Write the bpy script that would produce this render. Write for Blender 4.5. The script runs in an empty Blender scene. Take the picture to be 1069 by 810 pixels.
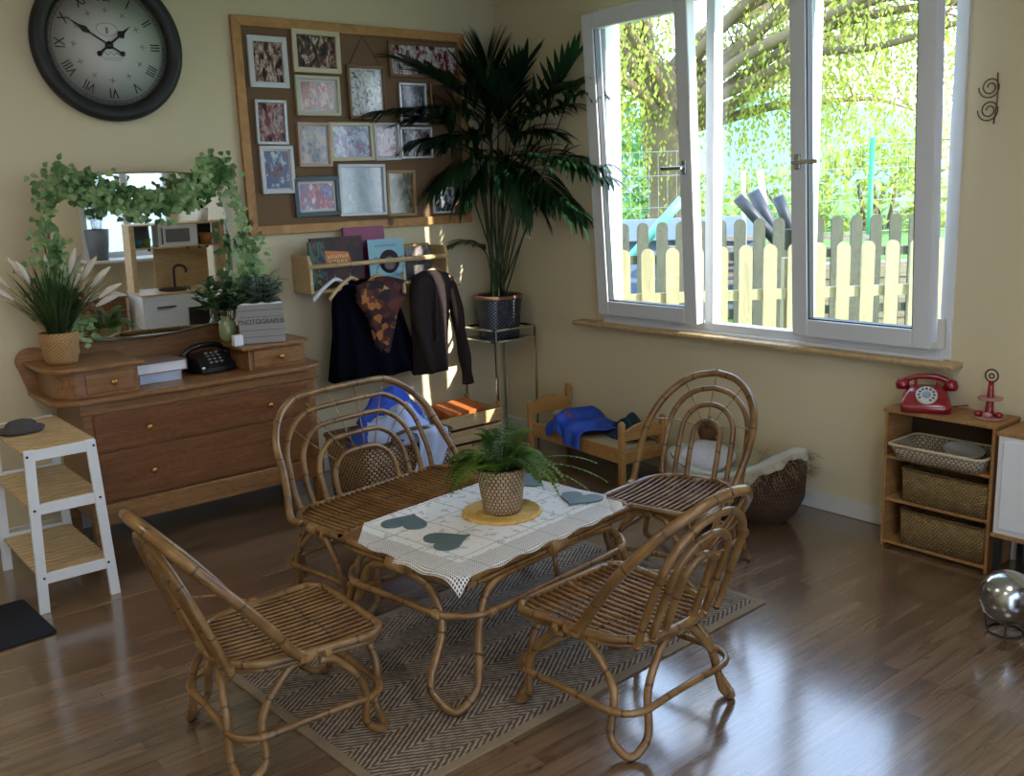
import bpy, bmesh, math, random
from mathutils import Vector, Matrix, noise
import numpy as np

random.seed(7)
# ------------------------------------------------------------------ camera
W_PX, H_PX, F_PX = 1069.0, 810.0, 1005.8
yaw, pitch, roll = [math.radians(a) for a in (39.043, -11.773, -2.146)]
FW = Vector((math.sin(yaw)*math.cos(pitch), math.cos(yaw)*math.cos(pitch), math.sin(pitch)))
_r = Vector((math.cos(yaw), -math.sin(yaw), 0)); _u = _r.cross(FW)
RT = _r*math.cos(roll) + _u*math.sin(roll); UP = -_r*math.sin(roll) + _u*math.cos(roll)
CAM = Vector((-4.1166, -5.1189, 1.65))
cd = bpy.data.cameras.new('camera'); cam = bpy.data.objects.new('camera', cd)
bpy.context.scene.collection.objects.link(cam)
cam.matrix_world = Matrix(((RT.x, UP.x, -FW.x, CAM.x), (RT.y, UP.y, -FW.y, CAM.y), (RT.z, UP.z, -FW.z, CAM.z), (0, 0, 0, 1)))
cd.sensor_width = 36; cd.sensor_fit = 'HORIZONTAL'; cd.lens = F_PX/W_PX*36; cd.clip_start = .05; cd.clip_end = 300
bpy.context.scene.camera = cam
# ------------------------------------------------------------------ light
sc = bpy.context.scene
sc.view_settings.view_transform = 'Standard'; sc.view_settings.look = 'None'
sc.view_settings.gamma = 1; sc.view_settings.use_curve_mapping = False
sc.view_settings.exposure = 0.85
SKY_STRENGTH = 3.8
SUN_STRENGTH = 6.5
FILL_WATTS = 7  # power of each added ceiling fill panel
world = bpy.data.worlds.new('world'); sc.world = world; world.use_nodes = True
wn = world.node_tree.nodes; wl = world.node_tree.links
bgn = wn['Background']
tcw = wn.new('ShaderNodeTexCoord'); sepw = wn.new('ShaderNodeSeparateXYZ'); rampw = wn.new('ShaderNodeValToRGB')
wl.new(tcw.outputs['Generated'], sepw.inputs[0]); wl.new(sepw.outputs['Z'], rampw.inputs[0]); wl.new(rampw.outputs[0], bgn.inputs[0])
rampw.color_ramp.elements[0].position = 0.0; rampw.color_ramp.elements[0].color = (.80, .88, 1.0, 1)
rampw.color_ramp.elements[1].position = .7; rampw.color_ramp.elements[1].color = (.42, .62, 1.0, 1)
bgn.inputs[1].default_value = SKY_STRENGTH
sd = bpy.data.lights.new('sun', 'SUN'); sd.energy = SUN_STRENGTH; sd.angle = math.radians(.6); sd.color = (1, .93, .8)
so = bpy.data.objects.new('sun', sd); sc.collection.objects.link(so); so.location = (2, -12, 8)
so.rotation_euler = Vector((-.30, .92, -.42)).to_track_quat('-Z', 'Y').to_euler()

# ------------------------------------------------------------------ helpers
COL = sc.collection
def ray(x, y): return FW*F_PX + RT*(x-W_PX/2) - UP*(y-H_PX/2)
def hit(x, y, ax, v):
    d = ray(x, y); return CAM + d*((v-CAM[ax])/d[ax])
def onA(x, y, v=0): return hit(x, y, 1, v)
def onB(x, y, v=0): return hit(x, y, 0, v)
def onZ(x, y, v=0): return hit(x, y, 2, v)

def lin(c):
    if isinstance(c, str):
        c = [int(c[i:i+2], 16)/255 for i in (0, 2, 4)]
        c = [x/12.92 if x <= .04045 else ((x+.055)/1.055)**2.4 for x in c]
    return (c[0], c[1], c[2], 1)

class NT:
    def __init__(s, name):
        s.m = bpy.data.materials.new(name); s.m.use_nodes = True
        s.n = s.m.node_tree.nodes; s.l = s.m.node_tree.links; s.b = s.n['Principled BSDF']
        s.t = s.n.new('ShaderNodeTexCoord')
    def new(s, t, **kw):
        x = s.n.new(t)
        for k, v in kw.items(): setattr(x, k, v)
        return x
    def put(s, src, dst):
        if hasattr(src, 'is_output') or hasattr(src, 'links'): s.l.new(src, dst)
        else: dst.default_value = src
    def math(s, op, a, b=0.0, c=None, clamp=False):
        x = s.new('ShaderNodeMath', operation=op, use_clamp=clamp)
        s.put(a, x.inputs[0]); s.put(b, x.inputs[1])
        if c is not None: s.put(c, x.inputs[2])
        return x.outputs[0]
    def mapping(s, src, scale=(1, 1, 1), rot=(0, 0, 0), loc=(0, 0, 0)):
        x = s.new('ShaderNodeMapping'); s.l.new(src, x.inputs[0])
        x.inputs['Scale'].default_value = scale; x.inputs['Rotation'].default_value = rot; x.inputs['Location'].default_value = loc
        return x.outputs[0]
    def noise(s, vec, scale=5, detail=3, rough=.5, dist=0):
        x = s.new('ShaderNodeTexNoise'); s.l.new(vec, x.inputs['Vector'])
        x.inputs['Scale'].default_value = scale; x.inputs['Detail'].default_value = detail
        x.inputs['Roughness'].default_value = rough; x.inputs['Distortion'].default_value = dist
        return x.outputs[0]
    def ramp(s, fac, stops, interp='LINEAR'):
        x = s.new('ShaderNodeValToRGB'); s.l.new(fac, x.inputs[0]); cr = x.color_ramp; cr.interpolation = interp
        while len(cr.elements) < len(stops): cr.elements.new(.5)
        for e, (p, c) in zip(cr.elements, stops): e.position = p; e.color = lin(c)
        return x.outputs[0]
    def mix(s, fac, a, b, mode='MIX'):
        x = s.new('ShaderNodeMix', data_type='RGBA', blend_type=mode)
        s.put(fac, x.inputs[0])
        s.put(lin(a) if isinstance(a, (str, tuple)) else a, x.inputs[6]); s.put(lin(b) if isinstance(b, (str, tuple)) else b, x.inputs[7])
        return x.outputs[2]
    def sep(s, v):
        x = s.new('ShaderNodeSeparateXYZ'); s.l.new(v, x.inputs[0]); return x.outputs
    def color(s, c):
        if isinstance(c, (str, tuple)): s.b.inputs['Base Color'].default_value = lin(c)
        else: s.l.new(c, s.b.inputs['Base Color'])
    def bump(s, h, strength=.3, dist=.002):
        x = s.new('ShaderNodeBump'); x.inputs['Strength'].default_value = strength; x.inputs['Distance'].default_value = dist
        s.l.new(h, x.inputs['Height']); s.l.new(x.outputs[0], s.b.inputs['Normal'])
    def set(s, rough=.5, metal=0, coat=0, spec=.5):
        s.b.inputs['Roughness'].default_value = rough; s.b.inputs['Metallic'].default_value = metal
        s.b.inputs['Coat Weight'].default_value = coat; s.b.inputs['Specular IOR Level'].default_value = spec
        s.b.inputs['Coat Roughness'].default_value = .12
        return s.m

def plain(name, c, rough=.5, metal=0, var=.12, scale=12, coat=0, spec=.5, bump=0):
    t = NT(name); n = t.noise(t.t.outputs['Object'], scale, 3)
    L = lin(c); d = tuple(x*(1-var) for x in L[:3]); e = tuple(min(1, x*(1+var)) for x in L[:3])
    t.color(t.mix(n, d, e))
    if bump: t.bump(n, bump, .002)
    return t.set(rough, metal, coat, spec)

def wood(name, dark, light, rough=.45, axis=0, scale=1.0, coat=0, bands=9):
    t = NT(name); sc_ = [22, 22, 22]; sc_[axis] = 1.4
    v = t.mapping(t.t.outputs['Object'], tuple(x*scale for x in sc_))
    n = t.noise(v, 1.6, 5, .62, .8)
    v2 = t.mapping(t.t.outputs['Object'], tuple((2.0 if i == axis else 9.0)*scale for i in range(3)))
    n2 = t.noise(v2, 1.3, 2, .5, 1.5)
    s = t.math('FRACT', t.math('MULTIPLY', n2, bands)); s = t.math('PINGPONG', s, .5)
    f = t.math('ADD', t.math('MULTIPLY', n, .8), t.math('MULTIPLY', s, .4))
    t.color(t.ramp(f, [(.3, dark), (.75, light)])); t.bump(n, .12, .001)
    return t.set(rough, 0, coat)

def rattan(name, dark, mid, light):
    t = NT(name); uv = t.sep(t.t.outputs['UV'])
    n = t.noise(t.t.outputs['Object'], 9, 3, .6)
    band = t.math('PINGPONG', t.math('ADD', uv[0], t.math('MULTIPLY', n, .05)), .085)
    ring = t.math('LESS_THAN', band, .004)
    st = t.noise(t.mapping(t.t.outputs['UV'], (6, 90, 1)), 1, 2)
    c = t.ramp(t.math('ADD', t.math('MULTIPLY', n, .6), t.math('MULTIPLY', st, .4)), [(.3, dark), (.5, mid), (.72, light)])
    t.color(t.mix(ring, c, dark)); t.bump(t.math('ADD', ring, st), .25, .001)
    return t.set(.33, 0, .25)

def weave(name, dark, light, nu=60, nv=90, rough=.7, gap='1a0f06', gapamt=.35, strength=.8):
    """over-under basket weave on UV in metres"""
    t = NT(name); uv = t.sep(t.t.outputs['UV'])
    u = t.math('MULTIPLY', uv[0], nu); v = t.math('MULTIPLY', uv[1], nv)
    row = t.math('FLOOR', v); sh = t.math('MULTIPLY', t.math('MODULO', row, 2.0), .5)
    uu = t.math('ADD', u, sh)
    a = t.math('SINE', t.math('MULTIPLY', uu, 6.2832)); b = t.math('ABSOLUTE', t.math('SINE', t.math('MULTIPLY', v, 3.1416)))
    h = t.math('MULTIPLY', t.math('ADD', t.math('MULTIPLY', a, .5), .5), b)
    n = t.noise(t.t.outputs['Object'], 30, 2)
    c = t.mix(n, dark, light); c = t.mix(t.math('LESS_THAN', h, gapamt*.5), c, gap)
    t.color(c); t.bump(h, strength, .006)
    return t.set(rough)

def emit(name, c, s):
    t = NT(name); t.color(c); t.b.inputs['Emission Color'].default_value = lin(c); t.b.inputs['Emission Strength'].default_value = s
    return t.set(.6)

def catmull(P, n=6, closed=False):
    P = [Vector(p) for p in P]; out = []; N = len(P)
    rng = N if closed else N-1
    for i in range(rng):
        if closed: p0, p1, p2, p3 = P[(i-1) % N], P[i], P[(i+1) % N], P[(i+2) % N]
        else:
            p1, p2 = P[i], P[i+1]; p0 = P[i-1] if i else p1*2-p2; p3 = P[i+2] if i+2 < N else p2*2-p1
        for k in range(n):
            t = k/n
            out.append(.5*((2*p1)+(p2-p0)*t+(2*p0-5*p1+4*p2-p3)*t*t+(3*p1-p0-3*p2+p3)*t*t*t))
    if not closed: out.append(P[-1].copy())
    return out

class MB:
    def __init__(s):
        s.bm = bmesh.new(); s.uv = s.bm.loops.layers.uv.new('UVMap')
    def face(s, vs, uvs=None):
        try: f = s.bm.faces.new(vs)
        except ValueError: return None
        f.smooth = True
        if uvs:
            for l, u in zip(f.loops, uvs): l[s.uv].uv = u
        return f
    def rings(s, R, closed_u=True, closed_v=False, cap=True, uv=True, us=None, vs=None):
        V = [[s.bm.verts.new(p) for p in r] for r in R]; m = len(R[0]); n = len(R)
        if us is None:
            k = max(range(n), key=lambda i: sum((Vector(R[i][j])-Vector(R[i][j-1])).length for j in range(m)))
            us = [0.0]
            for j in range(m): us.append(us[-1]+(Vector(R[k][(j+1) % m])-Vector(R[k][j])).length)
        if vs is None:
            vs = [0.0]
            for i in range(n): vs.append(vs[-1]+(Vector(R[(i+1) % n][0])-Vector(R[i][0])).length)
        for i in range(n if closed_v else n-1):
            for j in range(m if closed_u else m-1):
                i2, j2 = (i+1) % n, (j+1) % m
                s.face([V[i][j], V[i][j2], V[i2][j2], V[i2][j]], [(us[j], vs[i]), (us[j+1], vs[i]), (us[j+1], vs[i+1]), (us[j], vs[i+1])])
        if cap and not closed_v and closed_u:
            for r in (V[0], V[-1]):
                f = s.face(r)
                if f: f.smooth = False
        return V
    def tube(s, pts, r, seg=8, closed=False, n=6, raw=False, flat=1.0):
        P = [Vector(p) for p in pts] if raw else catmull(pts, n, closed)
        N = len(P); rad = r if callable(r) else (lambda t: r)
        up = Vector((0, 0, 1)); T = []
        for i in range(N):
            a = P[(i-1) % N] if (closed or i) else P[i]; b = P[(i+1) % N] if (closed or i < N-1) else P[i]
            d = (b-a); T.append(d.normalized() if d.length > 1e-9 else Vector((0, 0, 1)))
        x = T[0].cross(up)
        if x.length < .05: x = T[0].cross(Vector((1, 0, 0)))
        x.normalize(); R = []; L = [0.0]
        for i in range(N):
            x = (x - T[i]*x.dot(T[i])); x.normalize(); y = T[i].cross(x); rr = rad(i/(N-1))
            R.append([P[i]+(x*math.cos(a)+y*math.sin(a)*flat)*rr for a in [2*math.pi*k/seg for k in range(seg)]])
            L.append(L[-1]+(P[(i+1) % N]-P[i]).length)
        # u along the length
        V = [[s.bm.verts.new(p) for p in q] for q in R]
        for i in range(N if closed else N-1):
            for j in range(seg):
                i2, j2 = (i+1) % N, (j+1) % seg
                s.face([V[i][j], V[i2][j], V[i2][j2], V[i][j2]], [(L[i], j/seg), (L[i+1], j/seg), (L[i+1], (j+1)/seg), (L[i], (j+1)/seg)])
        if not closed:
            s.face(list(reversed(V[0]))); s.face(V[-1])
        return s
    def cyl(s, a, b, r0, r1=None, seg=16):
        r1 = r0 if r1 is None else r1
        return s.tube([a, b], lambda t: r0+(r1-r0)*t, seg, raw=True)
    def box(s, c, d, rz=0, rx=0, ry=0):
        M = Matrix.Translation(c) @ Matrix.Rotation(rz, 4, 'Z') @ Matrix.Rotation(ry, 4, 'Y') @ Matrix.Rotation(rx, 4, 'X')
        x, y, z = d[0]/2, d[1]/2, d[2]/2
        v = [s.bm.verts.new(M @ Vector(p)) for p in ((-x, -y, -z), (x, -y, -z), (x, y, -z), (-x, y, -z), (-x, -y, z), (x, -y, z), (x, y, z), (-x, y, z))]
        for q, (w, h) in (((0, 3, 2, 1), (1, 0)), ((4, 5, 6, 7), (0, 1)), ((0, 1, 5, 4), (0, 2)), ((1, 2, 6, 5), (1, 2)), ((2, 3, 7, 6), (0, 2)), ((3, 0, 4, 7), (1, 2))):
            D = [2*x, 2*y, 2*z]
            f = s.face([v[i] for i in q], [(0, 0), (D[w], 0), (D[w], D[h]), (0, D[h])]); f.smooth = False
        return s
    def span(s, a, b):   # box from corner a to corner b
        return s.box([(a[i]+b[i])/2 for i in range(3)], [abs(a[i]-b[i]) for i in range(3)])
    def lathe(s, prof, c=(0, 0, 0), seg=28, sq=(1, 1), axis='z', wob=0, square=0, closed=False):
        R = []
        for (r, z) in prof:
            ring = []
            for k in range(seg):
                a = 2*math.pi*k/seg; ca, sa = math.cos(a), math.sin(a)
                q = 1.0
                if square: q = (abs(ca)**square+abs(sa)**square)**(-1/square)
                rr = max(r, 1e-4)*q*(1+wob*math.sin(a*5+z*20))
                p = (rr*ca*sq[0], rr*sa*sq[1], z)
                if axis == 'y': p = (p[0], p[2], p[1])
                if axis == 'x': p = (p[2], p[0], p[1])
                ring.append((p[0]+c[0], p[1]+c[1], p[2]+c[2]))
            R.append(ring)
        s.rings(R, closed_v=closed); return s
    def prism(s, poly, z0, z1, c=(0, 0, 0), plane='xy', rz=0):
        def tr(p, z):
            q = {'xy': (p[0], p[1], z), 'xz': (p[0], z, p[1]), 'yz': (z, p[0], p[1])}[plane]
            v = Matrix.Rotation(rz, 3, 'Z') @ Vector(q); return v+Vector(c)
        A = [s.bm.verts.new(tr(p, z0)) for p in poly]; B = [s.bm.verts.new(tr(p, z1)) for p in poly]; n = len(poly)
        for i in range(n):
            f = s.face([A[i], A[(i+1) % n], B[(i+1) % n], B[i]]);
            if f: f.smooth = False
        for r in (A, B):
            f = s.face(r)
            if f:
                f.smooth = False
                for l in f.loops: l[s.uv].uv = (l.vert.co.x+l.vert.co.y*.0, l.vert.co.z if plane != 'xy' else l.vert.co.y)
        return s
    def blade(s, base, d, L, w, droop=.3, fold=.25, n=5, up=(0, 0, 1), wave=0, peak=.4):
        """a leaf blade bending down, folded along its midrib"""
        p = Vector(base); d = Vector(d).normalized(); prev = None; st = L/n
        for i in range(n+1):
            t = i/n; side = d.cross(Vector(up))
            if side.length < .05: side = d.cross(Vector((1, .3, 0)))
            side.normalize(); nrm = side.cross(d)
            ww = w*.5*(math.sin(math.pi*min(1, (t/peak)*.5)) if t < peak else math.cos(math.pi*.5*(t-peak)/(1-peak)))+w*.03
            cur = [s.bm.verts.new(p-side*ww+nrm*ww*fold), s.bm.verts.new(p-nrm*0), s.bm.verts.new(p+side*ww+nrm*ww*fold)]
            if prev:
                for a in (0, 1):
                    s.face([prev[a], prev[a+1], cur[a+1], cur[a]], [(a*.5, t), (a*.5+.5, t), (a*.5+.5, t), (a*.5, t)])
            prev = cur; p = p+d*st; d = (d+Vector((0, 0, -droop/n))).normalized()
        return s
    def grid(s, fn, nu, nv, us=1.0, vs=1.0):
        V = [[s.bm.verts.new(fn(i/nu, j/nv)) for j in range(nv+1)] for i in range(nu+1)]
        for i in range(nu):
            for j in range(nv):
                s.face([V[i][j], V[i+1][j], V[i+1][j+1], V[i][j+1]], [(i/nu*us, j/nv*vs), ((i+1)/nu*us, j/nv*vs), ((i+1)/nu*us, (j+1)/nv*vs), (i/nu*us, (j+1)/nv*vs)])
        return s
    def build(s, name, m, parent=None, bevel=0, solid=0, loc=None, flat=False, sub=0):
        bmesh.ops.recalc_face_normals(s.bm, faces=s.bm.faces[:])
        me = bpy.data.meshes.new(name); s.bm.to_mesh(me); s.bm.free(); me.materials.append(m)
        o = bpy.data.objects.new(name, me); COL.objects.link(o)
        if parent: o.parent = parent
        if loc: o.location = loc
        if solid:
            q = o.modifiers.new('solid', 'SOLIDIFY'); q.thickness = solid; q.offset = 0
        if bevel:
            q = o.modifiers.new('bevel', 'BEVEL'); q.width = bevel; q.segments = 2; q.limit_method = 'ANGLE'; q.angle_limit = math.radians(50); q.harden_normals = False
        if sub:
            q = o.modifiers.new('sub', 'SUBSURF'); q.levels = sub; q.render_levels = sub
        return o

def thing(name, label, cat, loc=(0, 0, 0), rz=0, group=None, rx=0):
    o = bpy.data.objects.new(name, None); COL.objects.link(o); o.location = loc; o.rotation_euler = (rx, 0, rz); o.empty_display_size = .1
    return tag(o, label, cat, group)
def tag(o, label, cat, group=None, kind=None):
    o['label'] = label; o['category'] = cat
    if group: o['group'] = group
    if kind: o['kind'] = kind
    return o
def struct(o): o['kind'] = 'structure'; return o
def copy_tree(o, parent=None):
    c = o.copy(); COL.objects.link(c)
    if parent: c.parent = parent
    for ch in list(o.children): copy_tree(ch, c)
    return c
def text(name, body, size, m, parent, loc, rot, ext=.0006, align='CENTER'):
    cu = bpy.data.curves.new(name, 'FONT'); cu.body = body; cu.size = size; cu.extrude = ext; cu.align_x = align; cu.align_y = 'CENTER'
    cu.materials.append(m); o = bpy.data.objects.new(name, cu); COL.objects.link(o); o.parent = parent; o.location = loc; o.rotation_euler = rot
    bpy.context.view_layer.update(); me = bpy.data.meshes.new_from_object(o.evaluated_get(bpy.context.evaluated_depsgraph_get()))
    n_ = bpy.data.objects.new(name, me); COL.objects.link(n_); n_.parent = parent; n_.location = loc; n_.rotation_euler = rot; bpy.data.objects.remove(o)
    return n_
def rrect(w, h, r, n=5):
    out = []
    for cx, cy, a0 in ((w/2-r, h/2-r, 0), (-w/2+r, h/2-r, 90), (-w/2+r, -h/2+r, 180), (w/2-r, -h/2+r, 270)):
        for k in range(n+1):
            a = math.radians(a0+90*k/n); out.append((cx+r*math.cos(a), cy+r*math.sin(a)))
    return out

# ------------------------------------------------------------------ materials
M = {}
def wallmat():
    t = NT('wall_paint'); n = t.noise(t.t.outputs['Object'], 1.3, 3); n2 = t.noise(t.t.outputs['Object'], 160, 2)
    t.color(t.mix(n, 'd6c7a4', 'ddd0b0')); t.bump(n2, .12, .001); return t.set(.55, 0, 0, .35)
M['wall'] = wallmat()
M['ceiling'] = plain('ceiling_paint', 'e6e2d8', .8, var=.03)
M['white_trim'] = plain('white_trim', 'd9d6cf', .4, var=.04)
M['upvc'] = plain('white_upvc', 'dcdee2', .28, var=.02, coat=.2)
def floormat():
    t = NT('laminate_floor')
    v = t.mapping(t.t.outputs['Object'], (1, 1, 1))
    b = t.new('ShaderNodeTexBrick'); t.l.new(v, b.inputs['Vector'])
    b.inputs['Scale'].default_value = 1; b.inputs['Brick Width'].default_value = .62; b.inputs['Row Height'].default_value = .068
    b.inputs['Mortar Size'].default_value = .0012; b.inputs['Mortar Smooth'].default_value = .3; b.inputs['Bias'].default_value = 0
    b.offset = .37; b.squash = 1
    b.inputs['Color1'].default_value = (0, 0, 0, 1); b.inputs['Color2'].default_value = (1, 1, 1, 1); b.inputs['Mortar'].default_value = (.3, .3, .3, 1)
    n = t.noise(t.mapping(t.t.outputs['Object'], (1.6, 26, 1)), 1.5, 6, .65, .6)
    kn = t.noise(t.mapping(t.t.outputs['Object'], (4.5, 15, 1)), 1.1, 3, .6, .5)
    bc = t.sep(b.outputs['Color'])[0]
    f = t.math('ADD', t.math('MULTIPLY', n, .75), t.math('MULTIPLY', bc, .22))
    c = t.ramp(f, [(.25, '50402f'), (.5, '6e5642'), (.8, '8c745e')])
    c = t.mix(t.ramp(kn, [(.62, (0, 0, 0)), (.72, (.7, .7, .7))]), c, '3a261a')
    c = t.mix(b.outputs['Fac'], c, '4a3324')
    t.color(c); t.bump(n, .05, .0006)
    t.m.node_tree.nodes  # keep
    t.set(.22, 0, .6, .5); t.b.inputs['Coat Roughness'].default_value = .15; t.b.inputs['Coat Weight'].default_value = 1.0; t.b.inputs['Coat IOR'].default_value = 1.6; return t.m
M['floor'] = floormat()
M['dresser'] = wood('brown_oak_veneer', '76502e', 'a27448', .38, 0, 1, .15)
M['dresser_dark'] = wood('red_brown_drawer_veneer', '623c22', '8a5a34', .35, 0, 1.4, .2)
M['pine'] = wood('pine', 'a5763f', 'c99b62', .5, 0)
M['pine_z'] = wood('pine_upright', 'a5763f', 'c99b62', .5, 2)
M['birch'] = wood('birch_ply', 'b49468', 'd2b68a', .5, 0)
M['shelfwood'] = wood('shelf_wood', '8a6238', 'b48552', .5, 0)
M['rattan'] = rattan('rattan_cane', '4c3216', '7e5a30', 'a88450')
M['binding'] = rattan('rattan_binding', '6a4822', '946c3a', 'b08a54')
M['rod'] = rattan('rattan_rod', '4e3218', '80592e', 'a88450')
M['black'] = plain('black_plastic', '15151a', .35, var=.2)
M['charcoal'] = plain('charcoal_frame', '1e1f22', .45, var=.15)
M['white'] = plain('white_paint', 'e4e6ea', .4, var=.03)
M['brass'] = plain('brass', 'b08a4a', .25, .9)
M['steel'] = plain('brushed_steel', 'b8bbbd', .2, 1.0, var=.05)
M['glass'] = NT('window_glass').m
def glassmat():
    t = NT('window_pane'); tr = t.new('ShaderNodeBsdfTransparent'); gl = t.new('ShaderNodeBsdfGlossy'); gl.inputs['Roughness'].default_value = .02
    tr.inputs[0].default_value = (.96, .98, .98, 1)
    mx = t.new('ShaderNodeMixShader'); mx.inputs[0].default_value = .05
    t.l.new(tr.outputs[0], mx.inputs[1]); t.l.new(gl.outputs[0], mx.inputs[2])
    t.l.new(mx.outputs[0], t.n['Material Output'].inputs[0]); return t.m
M['glass'] = glassmat()
M['soil'] = plain('soil', '2a1d14', .95, var=.4, scale=60, bump=.6)
def leafmat(name, a, b, rough=.45, trans=.15):
    t = NT(name); n = t.noise(t.t.outputs['Object'], 7, 3); t.color(t.mix(t.ramp(n, [(.35, (0, 0, 0)), (.65, (1, 1, 1))]), a, b))
    t.b.inputs['Transmission Weight'].default_value = 0
    t.b.inputs['Subsurface Weight'].default_value = 0
    if trans:
        tl = t.new('ShaderNodeBsdfTranslucent'); tl.inputs[0].default_value = lin(b)
        mx = t.new('ShaderNodeMixShader'); mx.inputs[0].default_value = trans
        t.l.new(t.b.outputs[0], mx.inputs[1]); t.l.new(tl.outputs[0], mx.inputs[2]); t.l.new(mx.outputs[0], t.n['Material Output'].inputs[0])
    return t.set(rough)
M['palm'] = leafmat('palm_leaf', '10281a', '1f4428', .35)
M['palmstem'] = plain('palm_stem', '2c3d1c', .5, var=.3)
M['ivy'] = leafmat('ivy_leaf', '3a6a34', 'a9c48a', .45, .08)
M['ivydark'] = leafmat('zz_leaf', '234a2a', '4f7a48', .35)
M['grassy'] = leafmat('ornamental_grass', '20341a', '46602c', .5)
M['plume'] = plain('cream_plume', 'd8cfbe', .9, var=.15, scale=40)
M['fern'] = leafmat('fern_leaf', '2c5014', '6d8f34', .5, .25)
M['greyleaf'] = leafmat('sage_leaf', '56705f', 'a9bcb0', .5)

# ------------------------------------------------------------------ room
T = .16
H = 2.82
XW, YS = -5.6, -6.2
m = MB(); m.span((XW-T, YS-T, -.1), (T, T, 0)); o = struct(m.build('floor', M['floor']))
m = MB(); m.span((XW-T, YS-T, H), (T, T, H+.1)); struct(m.build('ceiling', M['ceiling']))
m = MB(); m.span((XW-T, 0, 0), (T, T, H)); struct(m.build('wall_back', M['wall']))
m = MB(); m.span((XW-T, YS, 0), (XW, 0, H)); struct(m.build('wall_left', M['wall']))
WY0, WY1, WZ0, WZ1 = -3.11, -.965, .835, 2.62     # window opening in the right wall
m = MB()
m.span((0, YS, 0), (T, WY0, H)); m.span((0, WY1, 0), (T, 0, H)); m.span((0, WY0, 0), (T, WY1, WZ0)); m.span((0, WY0, WZ1), (T, WY1, H))
struct(m.build('wall_right', M['wall']))
# wall behind the camera with a window and an added glazed door
GX0, GX1, GZ0, GZ1 = -1.05, -.08, .72, 2.15
DX0, DX1, DZ1 = -5.0, -1.7, 2.3  # added door, made wide to bring more daylight onto the back wall
m = MB()
m.span((XW-T, YS-T, 0), (DX0, YS, H)); m.span((DX0, YS-T, DZ1), (DX1, YS, H)); m.span((DX1, YS-T, 0), (GX0, YS, H))
m.span((GX0, YS-T, 0), (GX1, YS, GZ0)); m.span((GX0, YS-T, GZ1), (GX1, YS, H)); m.span((GX1, YS-T, 0), (T, YS, H))
struct(m.build('wall_front', M['wall']))
def skirting(name, a, b):
    m = MB(); m.span(a, b); return struct(m.build(name, M['white_trim'], bevel=.006))
skirting('baseboard_right', (-.016, YS, 0), (0, -.016, .09))
skirting('baseboard_back', (XW, -.016, 0), (0, 0, .09))
skirting('baseboard_left', (XW, YS, 0), (XW+.016, -.016, .09))

# ---- window 1 (right wall): frame, two inward-tilted sashes, one fixed pane
def frame_rect(m, x0, x1, y0, y1, z0, z1, w):
    m.span((x0, y0, z0), (x1, y0+w, z1)); m.span((x0, y1-w, z0), (x1, y1, z1))
    m.span((x0, y0+w, z0), (x1, y1-w, z0+w)); m.span((x0, y0+w, z1-w), (x1, y1-w, z1))
m = MB(); frame_rect(m, -.012, .06, WY0, WY1, WZ0, WZ1, .055)
m.span((-.012, -1.80, WZ0+.055), (.06, -1.745, WZ1-.055)); m.span((-.012, -2.385, WZ0+.055), (.06, -2.335, WZ1-.055))
win = struct(m.build('window_1', M['upvc'], bevel=.005))
m = MB(); m.span((-.035, WY0+.02, WZ0-.012), (-.012, WY1-.02, WZ0+.012)); m.build('bottom_bead', M['upvc'], win, bevel=.003)
def sash(y0, y1, z0, z1, tilt, hy, hd=1, stile=.085, px=-.045):
    s = bpy.data.objects.new('tilted_sash', None); COL.objects.link(s); s.parent = win; s.location = (px, 0, z0); s.rotation_euler = (0, -math.radians(tilt), 0)
    hgt = z1-z0
    m = MB(); frame_rect(m, -.03, .035, y0, y1, 0, hgt, stile); m.build('sash_frame', M['upvc'], s, bevel=.006)
    m = MB(); m.span((0, y0+stile-.01, stile-.01), (.012, y1-stile+.01, hgt-stile+.01)); m.build('pane', M['glass'], s)
    g = MB(); 
    for a, b in (((-.02, y0+stile, stile), (.02, y0+stile+.006, hgt-stile)), ((-.02, y1-stile-.006, stile), (.02, y1-stile, hgt-stile)), ((-.02, y0+stile, stile), (.02, y1-stile, stile+.006))): g.span(a, b)
    g.build('gasket', M['charcoal'], s)
    h = MB(); h.span((-.045, hy-.014, .80), (-.03, hy+.014, .87)); h.cyl((-.04, hy, .835), (-.07, hy, .835), .008, seg=10)
    h.box((-.072, hy+.06*hd, .835), (.014, .14, .02)); h.build('handle', M['steel'], s, bevel=.003)
    return s
sash(-1.745, -.985, .885, 2.58, 3.2, -1.70)
sash(-3.05, -2.345, .885, 2.58, 3.2, -2.39, -1)
m = MB(); m.span((.015, -2.33, .89), (.027, -1.80, WZ1-.055)); m.build('pane', M['glass'], win)
m = MB(); m.box((-.03, -3.075, .955), (.03, .03, .13)); m.box((-.045, -3.06, .90), (.03, .05, .03)); m.build('hinge', M['white_trim'], win, bevel=.005)
m = MB(); m.prism([(-.095, -.014), (-.10, 0), (-.095, .012), (0, .012), (0, -.014)], WY0-.055, WY1+.19, (0, 0, WZ0-.014), 'xz')
struct(m.build('trim_1', M['birch'], bevel=.006))
m = MB(); m.span((.06, WY0-.05, WZ0-.06), (.2, WY1+.05, WZ0-.005)); struct(m.build('trim_2', M['upvc']))

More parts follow.
